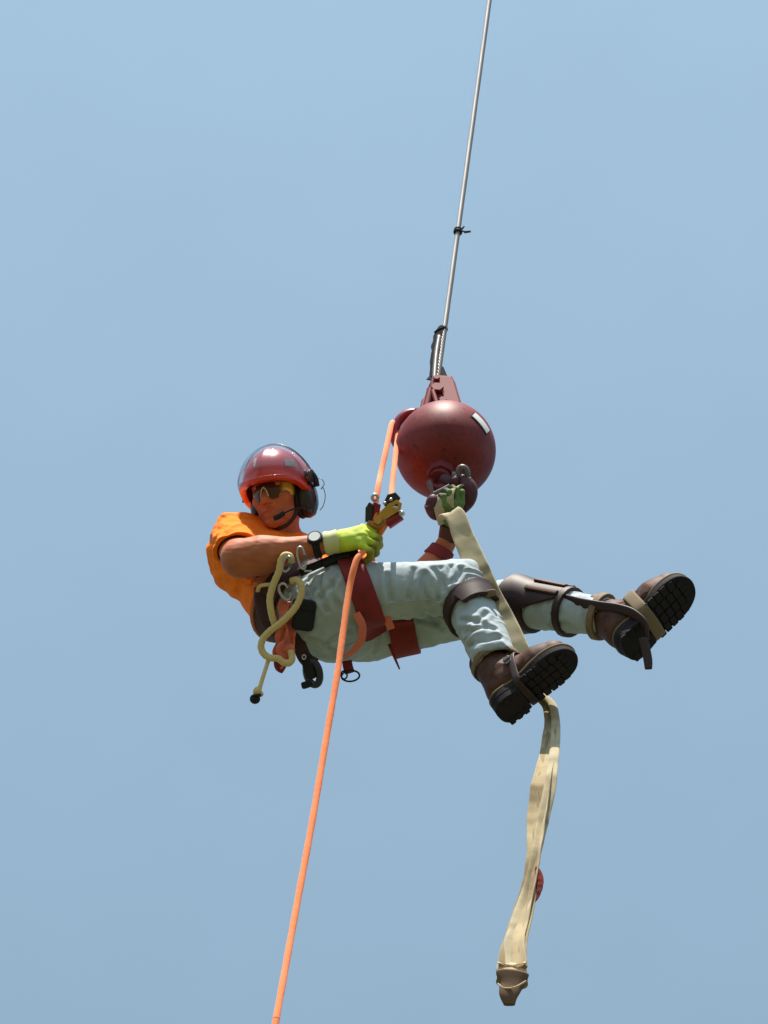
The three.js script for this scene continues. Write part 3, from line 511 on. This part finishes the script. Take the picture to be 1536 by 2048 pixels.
{
  const fx = J.wrR.clone().sub(J.elR).normalize();
  const { g, at } = hand('glove', q(668, 1084, 114), V3(0.97, 0.16, 0.05), V3(-0.05, 0.72, 0.69), [0.75, 0.95, 0.8], 0.93, mat.glove, 'bright yellow-green work glove gripping the rope', 1);
  part('cuff', sweep([q(650, 1088, 112), q(664, 1085, 114), q(678, 1082, 114)], { w: t => 24 + Math.sin(t * 9) * 0.6 - t, h: t => 23 + Math.sin(t * 9) * 0.6, n: 22, seg: 12 }), mat.cuff, g);
  const l = hand('glove', q(903, 1052, -32), V3(0.08, 0.95, 0.12), V3(0.45, -0.25, 0.86), [0.35, 1.15, 1.2], 0.72, mat.gloveLeft, 'green work glove gripping the tan sling at the hook', -1);
  part('cuff', sweep([q(900, 1078, -44), q(904, 1050, -34)], { w: t => 24, h: t => 22, n: 20, seg: 10 }), mat.leather, l.g);
  part('wrist_band', nets(band(armL, J.elL.clone().lerp(J.wrL, 0.66), J.wrL.clone().sub(J.elL), 24, 4, 1, within(J.elL.clone().lerp(J.wrL, 0.66), 40)), ...around(J.elL.clone().lerp(J.wrL, 0.66), 44), 2), mat.harnessRed, man);
  // watch on the near wrist
  const wp = J.elR.clone().lerp(J.wrR, 0.95);
  const strap = part('wrist_watch', nets(band(armR, wp, fx, 15, 3.5, 0.5, within(wp, 40)), ...around(wp, 42), 1.8), mat.black, man, 'wrist watch with dark strap and pale face');
  const wn = V3(-0.1, 0.66, 0.75).addScaledVector(fx, -V3(-0.1, 0.66, 0.75).dot(fx)).normalize(), wf = frame(wn, fx);
  part('watch_case', place(new THREE.CylinderGeometry(14.5, 16, 7, 26), wp.clone().addScaledVector(wn, 25), ...wf), mat.black, strap);
  part('watch_face', place(new THREE.CylinderGeometry(11.5, 11.5, 1.6, 26), wp.clone().addScaledVector(wn, 28.6), ...wf), mat.label, strap);
}
// boots and climbing spurs
function boot(o, toe, sole, sc, flip) {
  const Nn = sole.clone().normalize(), A = toe.clone().addScaledVector(Nn, -toe.dot(Nn)).normalize(), Uq = Nn.clone().negate(), Wd = A.clone().cross(Uq).multiplyScalar(1);
  const at = (u, v, w) => o.clone().addScaledVector(A, u * sc).addScaledVector(Uq, v * sc).addScaledVector(Wd, w * sc);
  const fl = union(16, cone(V3(-6, 0, 0), V3(-10, 52, 0), 33, 37), cone(V3(-14, -34, 0), V3(-6, 0, 0), 30, 32), cone(V3(0, -18, 0), V3(60, -40, 3), 34, 27), cone(V3(-14, -40, 0), V3(70, -46, 4), 29, 33), cone(V3(70, -44, 4), V3(100, -46, 3), 31, 27));
  const opening = cone(V3(-10, 40, 0), V3(-12, 90, 0), 30, 34), soleCut = half(V3(0, -62, 0), V3(0, -1, 0)), topCut = half(V3(0, 56, 0), V3(-0.12, 1, 0));
  const fb = local((x, y, z) => { x /= sc; y /= sc; z /= sc; let d = fl(x, y, z) - 1.3 * ridge(N(x * 0.05, y * 0.05, z * 0.05)) * sstep(60, 10, Math.abs(x - 30)); d = smax(smax(d, soleCut(x, y, z), 3), topCut(x, y, z), 3); return smax(d, -opening(x, y, z), 2) * sc; }, o, A, Uq, Wd);
  const b = part('boot', nets(fb, ...box([at(-60, 70, -60), at(150, -80, 60), at(-60, -80, 60), at(150, 70, -60), at(150, 70, 60), at(-60, -80, -60), at(-60, 70, 60), at(150, -80, -60)], 4), 2.2, mottle(0.6, 0.05)), mat.leather, man, 'brown leather work boot');
  // sole outline
  const outline = [[-46, 0], [-44, -16], [-34, -28], [-14, -31], [10, -27], [34, -28], [62, -37], [92, -38], [116, -30], [130, -12], [132, 6], [124, 24], [104, 36], [74, 39], [40, 32], [12, 28], [-14, 31], [-34, 28], [-44, 16]].map(p => V3(p[0], p[1] * flip * 1.02 + 2 * flip, 0));
  const pts = new THREE.CatmullRomCurve3(outline, true).getPoints(72).slice(0, 72).map(p => [p.x, p.y]);
  const welt = plate(pts, V3(0, 0, 0), V3(1, 0, 0), V3(0, 1, 0), V3(0, 0, 1), 9, 2.5);
  const SC = (g, v) => { g.scale(sc, sc, sc); return place(g, at(0, v, 0), A, Wd, Uq); };
  const so = part('sole', SC(welt, -69), mat.rubber, b);
  const heelPts = pts.filter(p => p[0] < 12); heelPts.sort((a, c) => Math.atan2(a[1], a[0] + 15) - Math.atan2(c[1], c[0] + 15));
  part('heel', SC(plate(heelPts, V3(0, 0, 0), V3(1, 0, 0), V3(0, 1, 0), V3(0, 0, 1), 11, 2), -82), mat.rubber, b);
  const lugs = [];
  for (let u = 38; u < 126; u += 15) { const hw = u > 110 ? 20 : u > 95 ? 30 : 33; for (const w of [-hw, -hw * 0.34, hw * 0.34, hw]) lugs.push([u + Math.abs(w) * -0.12, w * 0.95 + 2 * flip, 11, Math.min(17, hw * 0.55)]); }
  for (const u of [-34, -18, -2]) for (const w of [-24, 24]) lugs.push([u, w, 9, 14, -89]);
  const lg = lugs.map(([u, w, a, c, v = -77]) => slab(at(u, v, w), A, Wd, Uq, a * 1.2 * sc, c * 1.12 * sc, 4.6 * sc, 1.2));
  part('tread', lg, mat.rubber, b);
  part('welt', (() => sweep(pts.filter((_, i) => i % 3 === 0).map(p => at(p[0] * 1.01, -60, p[1] * 1.01)), { w: 3, n: 7, closed: true, seg: 90 }))(), mat.strapTan, b);
  // tongue, laces
  const lace = []; for (let i = 0; i < 5; i++) { const u = 20 + i * 9 - (i < 2 ? 0 : 0), v = 34 - i * 11; lace.push(sweep([at(u - 8, v - 10, -20), at(u + 8, v + 2, 0), at(u - 8, v - 10, 20)], { w: 2, n: 6, seg: 12 })); }
  part('laces', lace, mat.strapTan, b);
  return { b, at, A, Uq, Wd };
}
{
  const R = boot(q(1004, 1346, 255), V3(0.80, 0.56, 0.14), V3(0.37, -0.60, 0.72), 1.06, 1);
  const L = boot(q(1232, 1238, 150), V3(0.70, 0.68, -0.22), V3(0.52, -0.30, 0.80), 1.1, -1);
  // spur on the far leg: knee pad, shin cuff, shank, straps and gaff
  const kp = J.knL.clone().lerp(J.anL, 0.10), shin = local((x, y, z) => 0, V3(), V3(1, 0, 0), V3(0, 1, 0), V3(0, 0, 1));
  const legL = (x, y, z) => trouserS(x, y, z);
  const pad = part('climbing_spur', nets(band(legL, kp, shAxL, 58, 8, 1, within(kp, 88)), ...around(kp, 92), 2.5, grime), mat.leatherDark, man, 'dark leather climbing spur with shin cuff on the outstretched far leg');
  const cp = J.knL.clone().lerp(J.anL, 0.38), front = half(cp.clone().add(V3(0, 4, 0)), V3(0.1, -1, 0.35));
  part('shin_cuff', nets((x, y, z) => Math.max(band(legL, cp, shAxL, 100, 6, 3, within(cp, 100))(x, y, z), front(x, y, z)), ...around(cp, 96), 2.4, grime), mat.leatherDark, pad);
  const shD = shAxL.clone().normalize(), shN = V3(0.25, 0.72, 0.64).addScaledVector(shD, -V3(0.25, 0.72, 0.64).dot(shD)).normalize(), shB = shD.clone().cross(shN);
  const onShin = (t, a, r) => J.knL.clone().lerp(J.anL, t).addScaledVector(shN, Math.cos(a) * r).addScaledVector(shB, Math.sin(a) * r);
  for (const [a, m] of [[0.35, mat.leather], [-0.25, mat.leather], [-0.8, mat.leatherDark]]) part('cuff_rib', sweep([onShin(0.22, a, 56), onShin(0.36, a, 54), onShin(0.54, a, 52)], { w: 6, h: 3, n: 10, seg: 20, pow: 3, side: () => shB.clone().multiplyScalar(Math.cos(a)).addScaledVector(shN, -Math.sin(a)) }), m, pad);
  const cuffEdge = J.knL.clone().lerp(J.anL, 0.57);
  part('cuff_strap', nets(band(legL, cuffEdge, shAxL, 15, 5, 5, within(cuffEdge, 76)), ...around(cuffEdge, 78), 2.2, grime), mat.leatherDark, pad);
  const P = (x, y, z) => q(x, y, z);
  part('shank', sweep([P(1125, 1196, 96), P(1160, 1205, 138), P(1200, 1212, 176), P(1240, 1218, 208), P(1268, 1228, 232), P(1290, 1250, 250), P(1294, 1280, 254)], { w: 10, h: 4, n: 10, seg: 50, pow: 3, side: () => V3(0, 1, 0.2) }), mat.leatherDark, pad);
  const aS = q(1206, 1228, 128);
  part('ankle_strap', nets(band((x, y, z) => smin(legL(x, y, z), cone(J.knL, J.anL.clone().addScaledVector(shAxL, 0.2), 40, 37)(x, y, z), 4), aS, shAxL.clone().add(V3(40, -30, 0)), 16, 5, 4, within(aS, 80)), ...around(aS, 84), 2.3, grime), mat.strapTan, pad);
  part('foot_strap', sweep([L.at(40, 6, -30), L.at(46, 0, 0), L.at(40, -14, 32), L.at(32, -50, 40), L.at(26, -82, 34), L.at(26, -88, 0), L.at(26, -82, -34), L.at(32, -50, -40)], { w: 13, h: 2.4, n: 12, seg: 70, closed: true, pow: 3, side: () => L.A }), mat.strapTan, pad);
  part('strap_tail', sweep([P(1286, 1276, 262), P(1292, 1300, 272), P(1296, 1322, 282), P(1297, 1338, 290)], { w: t => 9 - 2 * Math.pow(t, 6), h: 3, n: 12, seg: 24, pow: 2.6, side: () => V3(1, 0.1, 0) }), mat.leatherDark, pad);
  part('buckle', [ball(P(1148, 1219, 108), 4), ball(P(1146, 1245, 112), 3.5), ball(P(1120, 1240, 96), 3)], mat.steel, pad);
  // the near leg
  const kr = J.knR.clone().lerp(J.anR, 0.16).add(V3(8, -30, 20)), legR = (x, y, z) => trouserS(x, y, z);
  const axr = shAxR.clone().add(V3(30, 60, 0));
  const pr = part('climbing_spur', nets(band(legR, kr.clone().add(V3(-6, 8, 0)), axr, 26, 6, 4, within(kr, 78)), ...around(kr, 82), 2.4, grime), mat.leatherDark, man, 'dark leather climbing spur strap and pad below the near knee');
  const padN = half(kr.clone().add(V3(4, 14, 20)), V3(-0.5, -0.8, 0));
  part('knee_pad', nets((x, y, z) => Math.max(band(legR, kr.clone().add(V3(8, 12, 0)), axr, 60, 6, 7, within(kr.clone().add(V3(22, 20, 40)), 62))(x, y, z), padN(x, y, z)), ...around(kr, 100), 2.4, grime), mat.leatherDark, pr);
  part('strap_tail', sweep([P(952, 1192, 146), P(974, 1188, 158), P(992, 1184, 160)], { w: t => 8 - 2.5 * Math.pow(t, 5), h: 3, n: 12, seg: 16, pow: 2.6, side: () => V3(0, 1, 0) }), mat.strapTan, pr);
  part('upper_strap', sweep([P(896, 1246, 118), P(908, 1216, 136), P(928, 1201, 143), P(950, 1196, 147)], { w: 10, h: 3, n: 12, seg: 24, pow: 3, side: (t) => V3(0.5, 1, 0) }), mat.strapTan, pr);
  part('ankle_strap', sweep([R.at(-2, 30, -44), R.at(34, 26, -22), R.at(44, 20, 0), R.at(34, 26, 22), R.at(-2, 30, 44), R.at(-40, 32, 20), R.at(-46, 34, 0), R.at(-40, 32, -20)], { w: 8, h: 2.5, n: 10, seg: 60, closed: true, pow: 3, side: () => R.Uq }), mat.strapTan, pr);
  part('foot_strap', sweep([R.at(34, 10, -28), R.at(42, 6, 0), R.at(36, -8, 31), R.at(26, -50, 38), R.at(20, -80, 33), R.at(20, -84, 0), R.at(20, -80, -33), R.at(26, -50, -37)], { w: 8, h: 2.2, n: 12, seg: 70, closed: true, pow: 3, side: () => R.A }), mat.leatherDark, pr);
  part('buckle', [slab(R.at(26, -18, 38), R.A, R.Uq, R.Wd, 15, 18, 4, 1.2), rod(R.at(18, -18, 41), R.at(34, -18, 41), 1.6)], mat.greyIron, pr);
}

// ------------------------------------------------------------------ orange climbing rope, its anchor and the rope device
const braid = (k) => (t, a) => { const v = 1 + 0.10 * Math.sin(a * 3 + t * k) * Math.sin(a * 3 - t * k) + 0.05 * N(t * k * 0.3, a, 2); return [v, v * 0.98, v]; };
{
  const ac = q(826, 866, -252);
  const t = thing('anchor_ring', 'dark red steel anchor ring behind the left edge of the crane ball', 'anchor ring', ac);
  part('ring', ring(ac, EAST, UP.clone().multiplyScalar(0.9).addScaledVector(NEAR, 0.35), 38, 50, 10), mat.anodRed, t);
  part('strap', sweep([q(830, 828, -252), q(850, 826, -238), q(880, 830, -270), q(900, 834, -296)], { w: 12, h: 4, n: 10, seg: 24 }), mat.harnessDark, t);
}
{
  const base = q(722, 1106, 118);
  const t = thing('climbing_rope', 'bright orange climbing rope, doubled through the ring on the ball and trailing below the worker', 'rope', base);
  const pa = [[752, 1004, 55], [756, 975, 15], [762, 945, -60], [771, 905, -130], [779, 868, -205], [783, 850, -245], [787, 845, -262], [792, 852, -266], [795, 870, -245], [792, 900, -175], [788, 940, -85], [784, 975, -10], [783, 996, 40]].map(Q);
  part('doubled_strand', sweep(pa, { w: 5.7, n: 10, seg: 140, color: braid(420) }), mat.rope, t);
  const tail = [[784, 1012, 60], [782, 1034, 84], [770, 1052, 96], [760, 1068, 92]].map(Q);
  part('gripped_strand', sweep(tail, { w: 5.6, n: 10, seg: 30, color: braid(60) }), mat.rope, t);
  const low = [[740, 1094, 70], [733, 1098, 112], [724, 1106, 138], [714, 1118, 156], [707, 1140, 172], [700, 1170, 190], [688, 1250, 260], [675, 1345, 350], [652, 1480, 490], [625, 1640, 670], [590, 1830, 890], [552, 2040, 1150]].map(Q);
  part('hanging_strand', sweep(low, { w: (t2, a) => 6.3 + 0.2 * Math.sin(t2 * 90) + 0.25 * N(t2 * 120, a, 1), n: 14, seg: 800, color: braid(1400) }), mat.rope, t);
  const end = low[low.length - 1], hgt = end.clone().applyMatrix4(TO_WORLD).y / S;
  part('lower_strand', sweep([end, end.clone().addScaledVector(UP, -hgt * 0.35), end.clone().addScaledVector(UP, -hgt * 0.7), end.clone().addScaledVector(UP, -hgt + 10)], { w: 6.7, n: 10, seg: 60 }), mat.rope, t);
}
{
  const o = q(770, 1030, 80);
  const t = thing('rope_wrench', 'gold and red metal rope descender clipped on the orange rope above the glove', 'rope device', o);
  const A = V3(0.78, 0.55, 0.1).normalize(), B = V3(-0.55, 0.78, 0).normalize(), C = V3(0, 0, 1);
  part('body_plate', plate([[-24, -7], [18, -8], [26, 0], [22, 10], [6, 13], [-20, 9], [-28, 1]], q(781, 1022, 100), A, B, C, 5, 1.5, [[16, 2, 4.5]]), mat.gold, t);
  part('back_plate', plate([[-24, -7], [18, -8], [26, 0], [22, 10], [6, 13], [-20, 9], [-28, 1]], q(781, 1022, 80), A, B, C, 4, 1.5), mat.gold, t);
  part('roller', rod(q(774, 1048, 92), q(802, 1030, 92), 12, 11, 18), mat.anodRed, t);
  part('cam', [plate([[-14, -8], [4, -10], [14, -2], [10, 10], [-4, 12], [-16, 2]], q(785, 1000, 92), V3(0.9, 0.4, 0).normalize(), V3(-0.4, 0.9, 0).normalize(), C, 12, 2), rod(q(768, 1010, 98), q(788, 996, 98), 5)], mat.blackGloss, t);
  part('bolt', [ball(q(803, 1027, 100), 6.5), ball(q(782, 999, 106), 3.5), ball(q(770, 1006, 106), 3.2), ball(q(791, 1015, 106), 4, 1.5, 0.8, 1)], mat.steel, t);
  part('nut', place(new THREE.CylinderGeometry(8.5, 8.5, 9, 6), q(756, 1041, 104), V3(1, 0, 0), V3(0, 0.2, 0.98), V3(0, -0.98, 0.2)), mat.gold, t);
  part('link', [sweep([q(742, 1046, 96), q(752, 1052, 98), q(762, 1050, 98), q(772, 1040, 98)], { w: 6, n: 10, seg: 20 }), slab(q(748, 1052, 92), V3(0.9, -0.4, 0).normalize(), V3(0.4, 0.9, 0).normalize(), C, 30, 14, 14, 3)], M(0.42, 0.17, 0.06, 0.45, { metalness: 0.5 }), t);
}
{
  const o = q(748, 1022, 70);
  const t = thing('rope_clamp', 'small black and red rope clamp on the left strand of orange rope', 'rope clamp', o);
  part('eye', ring(q(750, 995, 66), V3(1, 0, 0), V3(0, 1, 0), 5.5, 5.5, 3.4), mat.steel, t);
  part('body', plate([[-7, -18], [4, -20], [8, 4], [6, 14], [-4, 18], [-9, 8]], q(741, 1025, 74), V3(0.98, -0.1, 0), V3(0.1, 0.98, 0), V3(0, 0, 1), 16, 2), mat.blackGloss, t);
  part('cam', plate([[-7, -16], [6, -14], [8, 12], [-2, 16], [-8, 8]], q(751, 1022, 76), V3(0.98, -0.06, 0), V3(0.06, 0.98, 0), V3(0, 0, 1), 12, 2), mat.anodRed, t);
  part('rope_stub', sweep([q(750, 1006, 72), q(752, 1016, 76), q(753, 1028, 80), q(750, 1042, 86)], { w: 5, n: 9, seg: 14 }), mat.rope, t);
}

// ------------------------------------------------------------------ tan lifting sling
{
  const t = thing('lifting_sling', 'long tan webbing sling looped over the hook with a twisted tail below the boot', 'sling', q(905, 1010, -190));
  const web = (k) => (tt, a, p) => { const v = 1 + 0.04 * Math.sin(tt * 700) + 0.15 * N(p.x * 0.05, p.y * 0.02, p.z * 0.02) + 0.12 * N(p.x * 0.12, p.y * 0.1, p.z * 0.1), d = sstep(-0.2, 0.7, N(p.x * 0.03 + 9, p.y * 0.008, p.z * 0.005)) * 0.42 + sstep(-0.1, 0.7, N(p.x * 0.09, p.y * 0.04, p.z * 0.03 + 4)) * 0.3; return [v - d, v - d * 1.12, v - d * 1.3]; };
  // loop through the hook: far ply up and over, then the near run to the boot
  const loop = [[896, 1046, -28], [891, 1026, -20], [887, 1004, -20], [892, 988, -32], [904, 982, -48], [918, 984, -62], [924, 994, -76]].map(Q);
  part('loop', sweep(loop, { w: u => mix(20, 23, u), h: 2.6, n: 14, seg: 60, pow: 3.2, side: u => V3(0.9, 0.42, 0.1), warp: (tt, u) => 1.5 * N(tt * 12, u * 0.08, 2), color: web() }), mat.sling, t);
  const run = [[892, 1036, -20], [902, 1026, 2], [912, 1034, 14], [926, 1072, 40], [948, 1122, 78], [978, 1190, 128], [1008, 1245, 170], [1034, 1300, 214], [1052, 1345, 236], [1068, 1378, 252], [1084, 1398, 268]].map(Q);
  part('webbing', sweep(run, { w: u => mix(20, 24, sstep(0.05, 0.4, u)) * (u > 0.84 ? mix(1, 0.55, (u - 0.84) / 0.16) : 1), h: 3, n: 16, seg: 120, pow: 3.2, side: u => V3(0.90, 0.36, -0.05), warp: (tt, u) => 1.6 * N(tt * 18, u * 0.06, 1) + 0.006 * u * u, color: web() }), mat.sling, t);
  // folded tail: two edges of a U-shaped web, made as three long plies
  const ax = [[1074, 1386, 256], [1095, 1406, 276], [1103, 1440, 330], [1100, 1490, 420], [1090, 1560, 525], [1082, 1630, 605], [1075, 1700, 690], [1064, 1770, 775], [1046, 1840, 860], [1030, 1895, 925], [1026, 1940, 975]];
  const wd = [12, 13, 16, 18, 23, 23, 19, 19, 21, 20, 28];
  const curve = new THREE.CatmullRomCurve3(ax.map(Q), false, 'centripetal'), wAt = u => { const x = clamp(u, 0, 1) * 10, i = Math.min(9, Math.floor(x)); return mix(wd[i], wd[i + 1], x - i); };
  const tw = u => 0.25 + 1.0 * Math.sin(u * 3.1) + 0.5 * Math.sin(u * 9.5 + 1);
  const sideAt = u => V3(Math.cos(tw(u) * 0.55), 0.1, Math.sin(tw(u) * 0.9));
  const off = (u, s, z) => curve.getPointAt(u).add(sideAt(u).multiplyScalar(wAt(u) * s)).add(V3(0, 0, z));
  const line = (s, z) => Array.from({ length: 24 }, (_, i) => off(i / 23, typeof s === 'function' ? s(i / 23) : s, z));
  part('tail', sweep(line(-0.05, 0), { w: (u) => wAt(u) * 0.95, h: 2.6, n: 18, seg: 140, pow: 3, side: sideAt, warp: (u, x) => 4 * N(u * 14, x * 0.08, 4) + 0.026 * x * x, color: (u, a, p) => { const g = 1 - 0.55 * sstep(0.22, 0.06, u + 0.05 * N(p.x * 0.1, p.y * 0.05, 1)) - 0.35 * sstep(0.5, 0.75, u) * sstep(0.1, -0.5, Math.cos(a) + 0.5 * N(p.x * 0.05, p.y * 0.03, 2)); return web()(u, a, p).map((v, i) => v * g * [1, 0.93, 0.85][i] ** (g < 0.8 ? 2 : 1)); } }), mat.sling, t);  // tail top browned: shade under the boot painted in, with some dirt
  part('folded_edge', sweep(line(u => 0.62 - 1.25 * sstep(0.28, 0.85, u), 10), { w: u => 4 + wAt(u) * 0.34, h: 3, n: 14, seg: 140, pow: 2.6, side: u => V3(0.9, 0.05, -0.45 + 0.5 * Math.sin(u * 7)), warp: (u, x) => 2.2 * N(u * 16, x * 0.1, 8), color: web() }), mat.sling, t);
  part('folded_edge', sweep(line(u => -0.7 + 1.3 * sstep(0.35, 0.95, u), 5), { w: u => 3 + wAt(u) * 0.25, h: 2.6, n: 12, seg: 140, pow: 2.6, side: u => V3(0.8, 0, 0.5), warp: (u, x) => 2 * N(u * 13, x * 0.1, 12), color: (u, a, p) => web()(u, a, p).map((v, i) => v * [0.82, 0.74, 0.62][i]) }), mat.sling, t);
  // open eye at the end: a flattened sleeve with a brown inside
  const e0 = q(1026, 1930, 965), e1 = q(1024, 1966, 1012), e2 = q(1022, 1990, 1040), e3 = q(1021, 2010, 1052);
  const eye = part('end_eye', sweep([e0, q(1025, 1950, 990), e1], { w: u => mix(22, 29, Math.sqrt(u)), h: u => mix(5, 14, u), n: 22, seg: 20, pow: 2.3, side: () => V3(1, -0.12, 0), color: web() }), mat.sling, t);
  part('eye_lining', sweep([q(1025, 1946, 1004), q(1023, 1968, 1020), e2.clone().add(V3(-4, 0, 0)), e3.clone().add(V3(-2, 0, 0))], { w: u => mix(30, 11, u) + 0.8 * Math.sin(u * 11), h: u => mix(12, 4, u), n: 20, seg: 24, pow: 2.3, side: () => V3(1, -0.12, 0), color: (u, a, p) => { const v = 1 + 0.3 * N(p.x * 0.1, p.y * 0.1, p.z * 0.1); return [v, v, v]; } }), mat.slingInside, t);
  part('eye_stitching', sweep([q(996, 1968, 1024), q(1008, 1976, 1036), q(1030, 1974, 1040), q(1052, 1962, 1030)], { w: 1.7, n: 8, seg: 24 }), mat.sling, t);
  part('label_tag', sweep([q(1073, 1734, 748), q(1077, 1750, 768), q(1077, 1772, 792), q(1072, 1794, 812), q(1066, 1806, 822)], { w: u => 3 + 7 * Math.sin(u * 3.0), h: 1.6, n: 12, seg: 24, pow: 2.6, side: () => V3(0.9, 0.2, 0.4), warp: (u, x) => 2.5 * N(u * 11, x * 0.15, 3), color: (u, a, p) => { const v = 0.9 + 0.7 * N(p.x * 0.16, p.y * 0.16, p.z * 0.1); return [v, v, v]; } }), mat.tag, t, 'red label tag sewn to the sling tail');
}

// ------------------------------------------------------------------ yellow lanyard, red strap bundle, carabiners, gear at the hip
{
  const t = thing('rope_lanyard', 'looped pale yellow rope lanyard hanging at the worker\'s hip with a stopper knob', 'lanyard', q(545, 1200, 130));
  const br = braid(160);
  part('rope', sweep([[583, 1126, 140], [581, 1114, 142], [572, 1110, 142], [563, 1118, 142], [558, 1142, 142], [548, 1166, 138], [540, 1196, 136], [543, 1226, 134], [549, 1246, 130], [555, 1254, 122]].map(Q), { w: (t2, a) => 6.9 + 0.22 * Math.sin(2 * a + t2 * 95), n: 14, seg: 150, color: br }), mat.lanyard, t);
  part('rope', sweep([[582, 1162, 132], [594, 1160, 138], [603, 1172, 142], [602, 1190, 144], [591, 1214, 146], [574, 1234, 146], [556, 1250, 144], [538, 1264, 140], [526, 1278, 138], [522, 1294, 138], [528, 1308, 140], [541, 1316, 144], [556, 1317, 148], [566, 1324, 150], [578, 1326, 150], [584, 1318, 146], [581, 1302, 136]].map(Q), { w: (t2, a) => 6.9 + 0.22 * Math.sin(2 * a + t2 * 180), n: 14, seg: 260, color: br }), mat.lanyard, t);
  part('rope_end', sweep([[538, 1316, 138], [533, 1332, 146], [526, 1354, 164], [519, 1376, 180], [513, 1390, 188]].map(Q), { w: u => 4.2 + 2.5 * sstep(0.7, 1, u), n: 10, seg: 40, color: br }), mat.lanyard, t);
  part('knot', [ball(q(515, 1384, 186), 9, 1, 1.2, 1), ball(q(521, 1388, 186), 6)], mat.lanyard, t);
  part('stopper_knob', [place(new THREE.SphereGeometry(10, 20, 14), q(510, 1398, 192), V3(1.05, 0, 0), V3(0, 1, 0), V3(0, 0, 1)), ring(q(512, 1392, 192), V3(1, 0.2, 0), V3(0, 0.2, 1), 9, 9, 2.4)], mat.black, t);
  part('strand_end', sweep([[543, 1169, 128], [528, 1170, 124], [519, 1173, 116], [516, 1182, 108]].map(Q), { w: 4, n: 9, seg: 24 }), mat.lanyard, t);
}
{
  const t = thing('strap_bundle', 'bundle of folded salmon red webbing straps hanging beside the yellow lanyard', 'webbing straps', q(567, 1260, 118));
  const runs = [[[568, 1200, 116], [566, 1240, 122], [558, 1280, 126], [552, 1316, 122]], [[576, 1204, 116], [574, 1250, 122], [570, 1295, 128], [566, 1332, 124]], [[578, 1212, 108], [582, 1256, 116], [580, 1300, 120], [574, 1326, 118]], [[562, 1240, 128], [572, 1270, 132], [561, 1300, 134], [570, 1322, 130]], [[570, 1246, 126], [560, 1276, 130], [576, 1304, 132], [560, 1334, 122]]];
  runs.forEach((r, i) => part('strap', sweep(r.map(Q), { w: u => 9 + 4 * Math.sin(u * 3) + 2 * Math.sin(u * 17 + i), h: u => 3.5 + 1.5 * Math.sin(u * 23 + i * 2), n: 14, seg: 60, pow: 2.4, side: u => V3(Math.cos(u * 2.6 + i * 1.2), 0.1, Math.sin(u * 2.6 + i * 1.2)), color: (u, a, p) => { const v = 1 + 0.3 * N(p.x * 0.1, p.y * 0.1, p.z * 0.1 + i); return [v, v, v]; } }), mat.bundle, t));
  part('strap_end', sweep([q(560, 1318, 118), q(562, 1332, 122), q(570, 1336, 124)], { w: 13, h: 6, n: 12, seg: 16 }), mat.harnessRed, t);
}
function carabiner(label, c, X, Y, a, b, r, m) {
  const t = thing('carabiner', label, 'carabiner', c);
  const P = (x, y) => c.clone().addScaledVector(X, x * a).addScaledVector(Y, y * b);
  part('frame', sweep([P(0.9, 0.5), P(0.6, 0.95), P(-0.2, 1), P(-0.75, 0.6), P(-0.85, -0.3), P(-0.5, -0.92), P(0.2, -1), P(0.75, -0.6)], { w: r, n: 9, seg: 60 }), m, t);
  part('gate', rod(P(0.9, 0.5), P(0.75, -0.6), r * 0.95), m, t);
  part('gate_sleeve', rod(P(0.87, 0.25), P(0.8, -0.3), r * 1.5), mat.greyIron, t);
}
carabiner('silver carabiner inside the top bend of the yellow lanyard', q(574, 1128, 146), V3(0.9, -0.3, 0), V3(0.3, 0.9, 0.2), 9, 16, 2.4, mat.steel);
carabiner('silver carabiner in front of the bare forearm, right of the lanyard top', q(603, 1116, 150), V3(0.95, 0.2, 0), V3(-0.2, 0.95, 0.1), 8, 22, 2.3, mat.steel);
carabiner('silver carabiner amid the lanyard loop above the red straps', q(570, 1184, 134), V3(0.8, 0.5, 0), V3(-0.5, 0.8, 0.2), 11, 18, 2.8, mat.steel);
{
  const t = thing('tool_holder', 'black plastic tool holder loop hanging under the worker\'s hip', 'tool holder', q(626, 1345, 112));
  const c = q(626, 1346, 116), X = V3(0.93, 0.3, 0.2).normalize(), Y = V3(-0.25, 0.95, -0.1).normalize();
  part('loop', ring(c, X, Y, 13, 24, 7.5), mat.blackGloss, t);
  part('body', [slab(q(617, 1334, 114), X, Y, X.clone().cross(Y).normalize(), 22, 50, 14, 4), slab(q(614, 1369, 118), X, Y, X.clone().cross(Y).normalize(), 22, 14, 14, 3)], mat.black, t);
  part('rivet', [ring(q(608, 1314, 122), V3(1, 0, 0), V3(0, 1, 0), 3.4, 4.4, 1.6)], mat.steel, t);
}
{
  const t = thing('gear_ring', 'thin black oval gear ring hanging from a red tab under the seat', 'ring', q(700, 1352, 80));
  part('ring', ring(q(701, 1352, 82), V3(0.99, 0.1, 0), V3(-0.1, 0.9, 0.4), 18, 12, 1.9), mat.black, t);
  part('inner_ring', ring(q(688, 1350, 84), V3(1, 0.1, 0), V3(-0.1, 0.9, 0.4), 6, 9, 1.7), mat.black, t);
}

renderer.render(scene, camera);
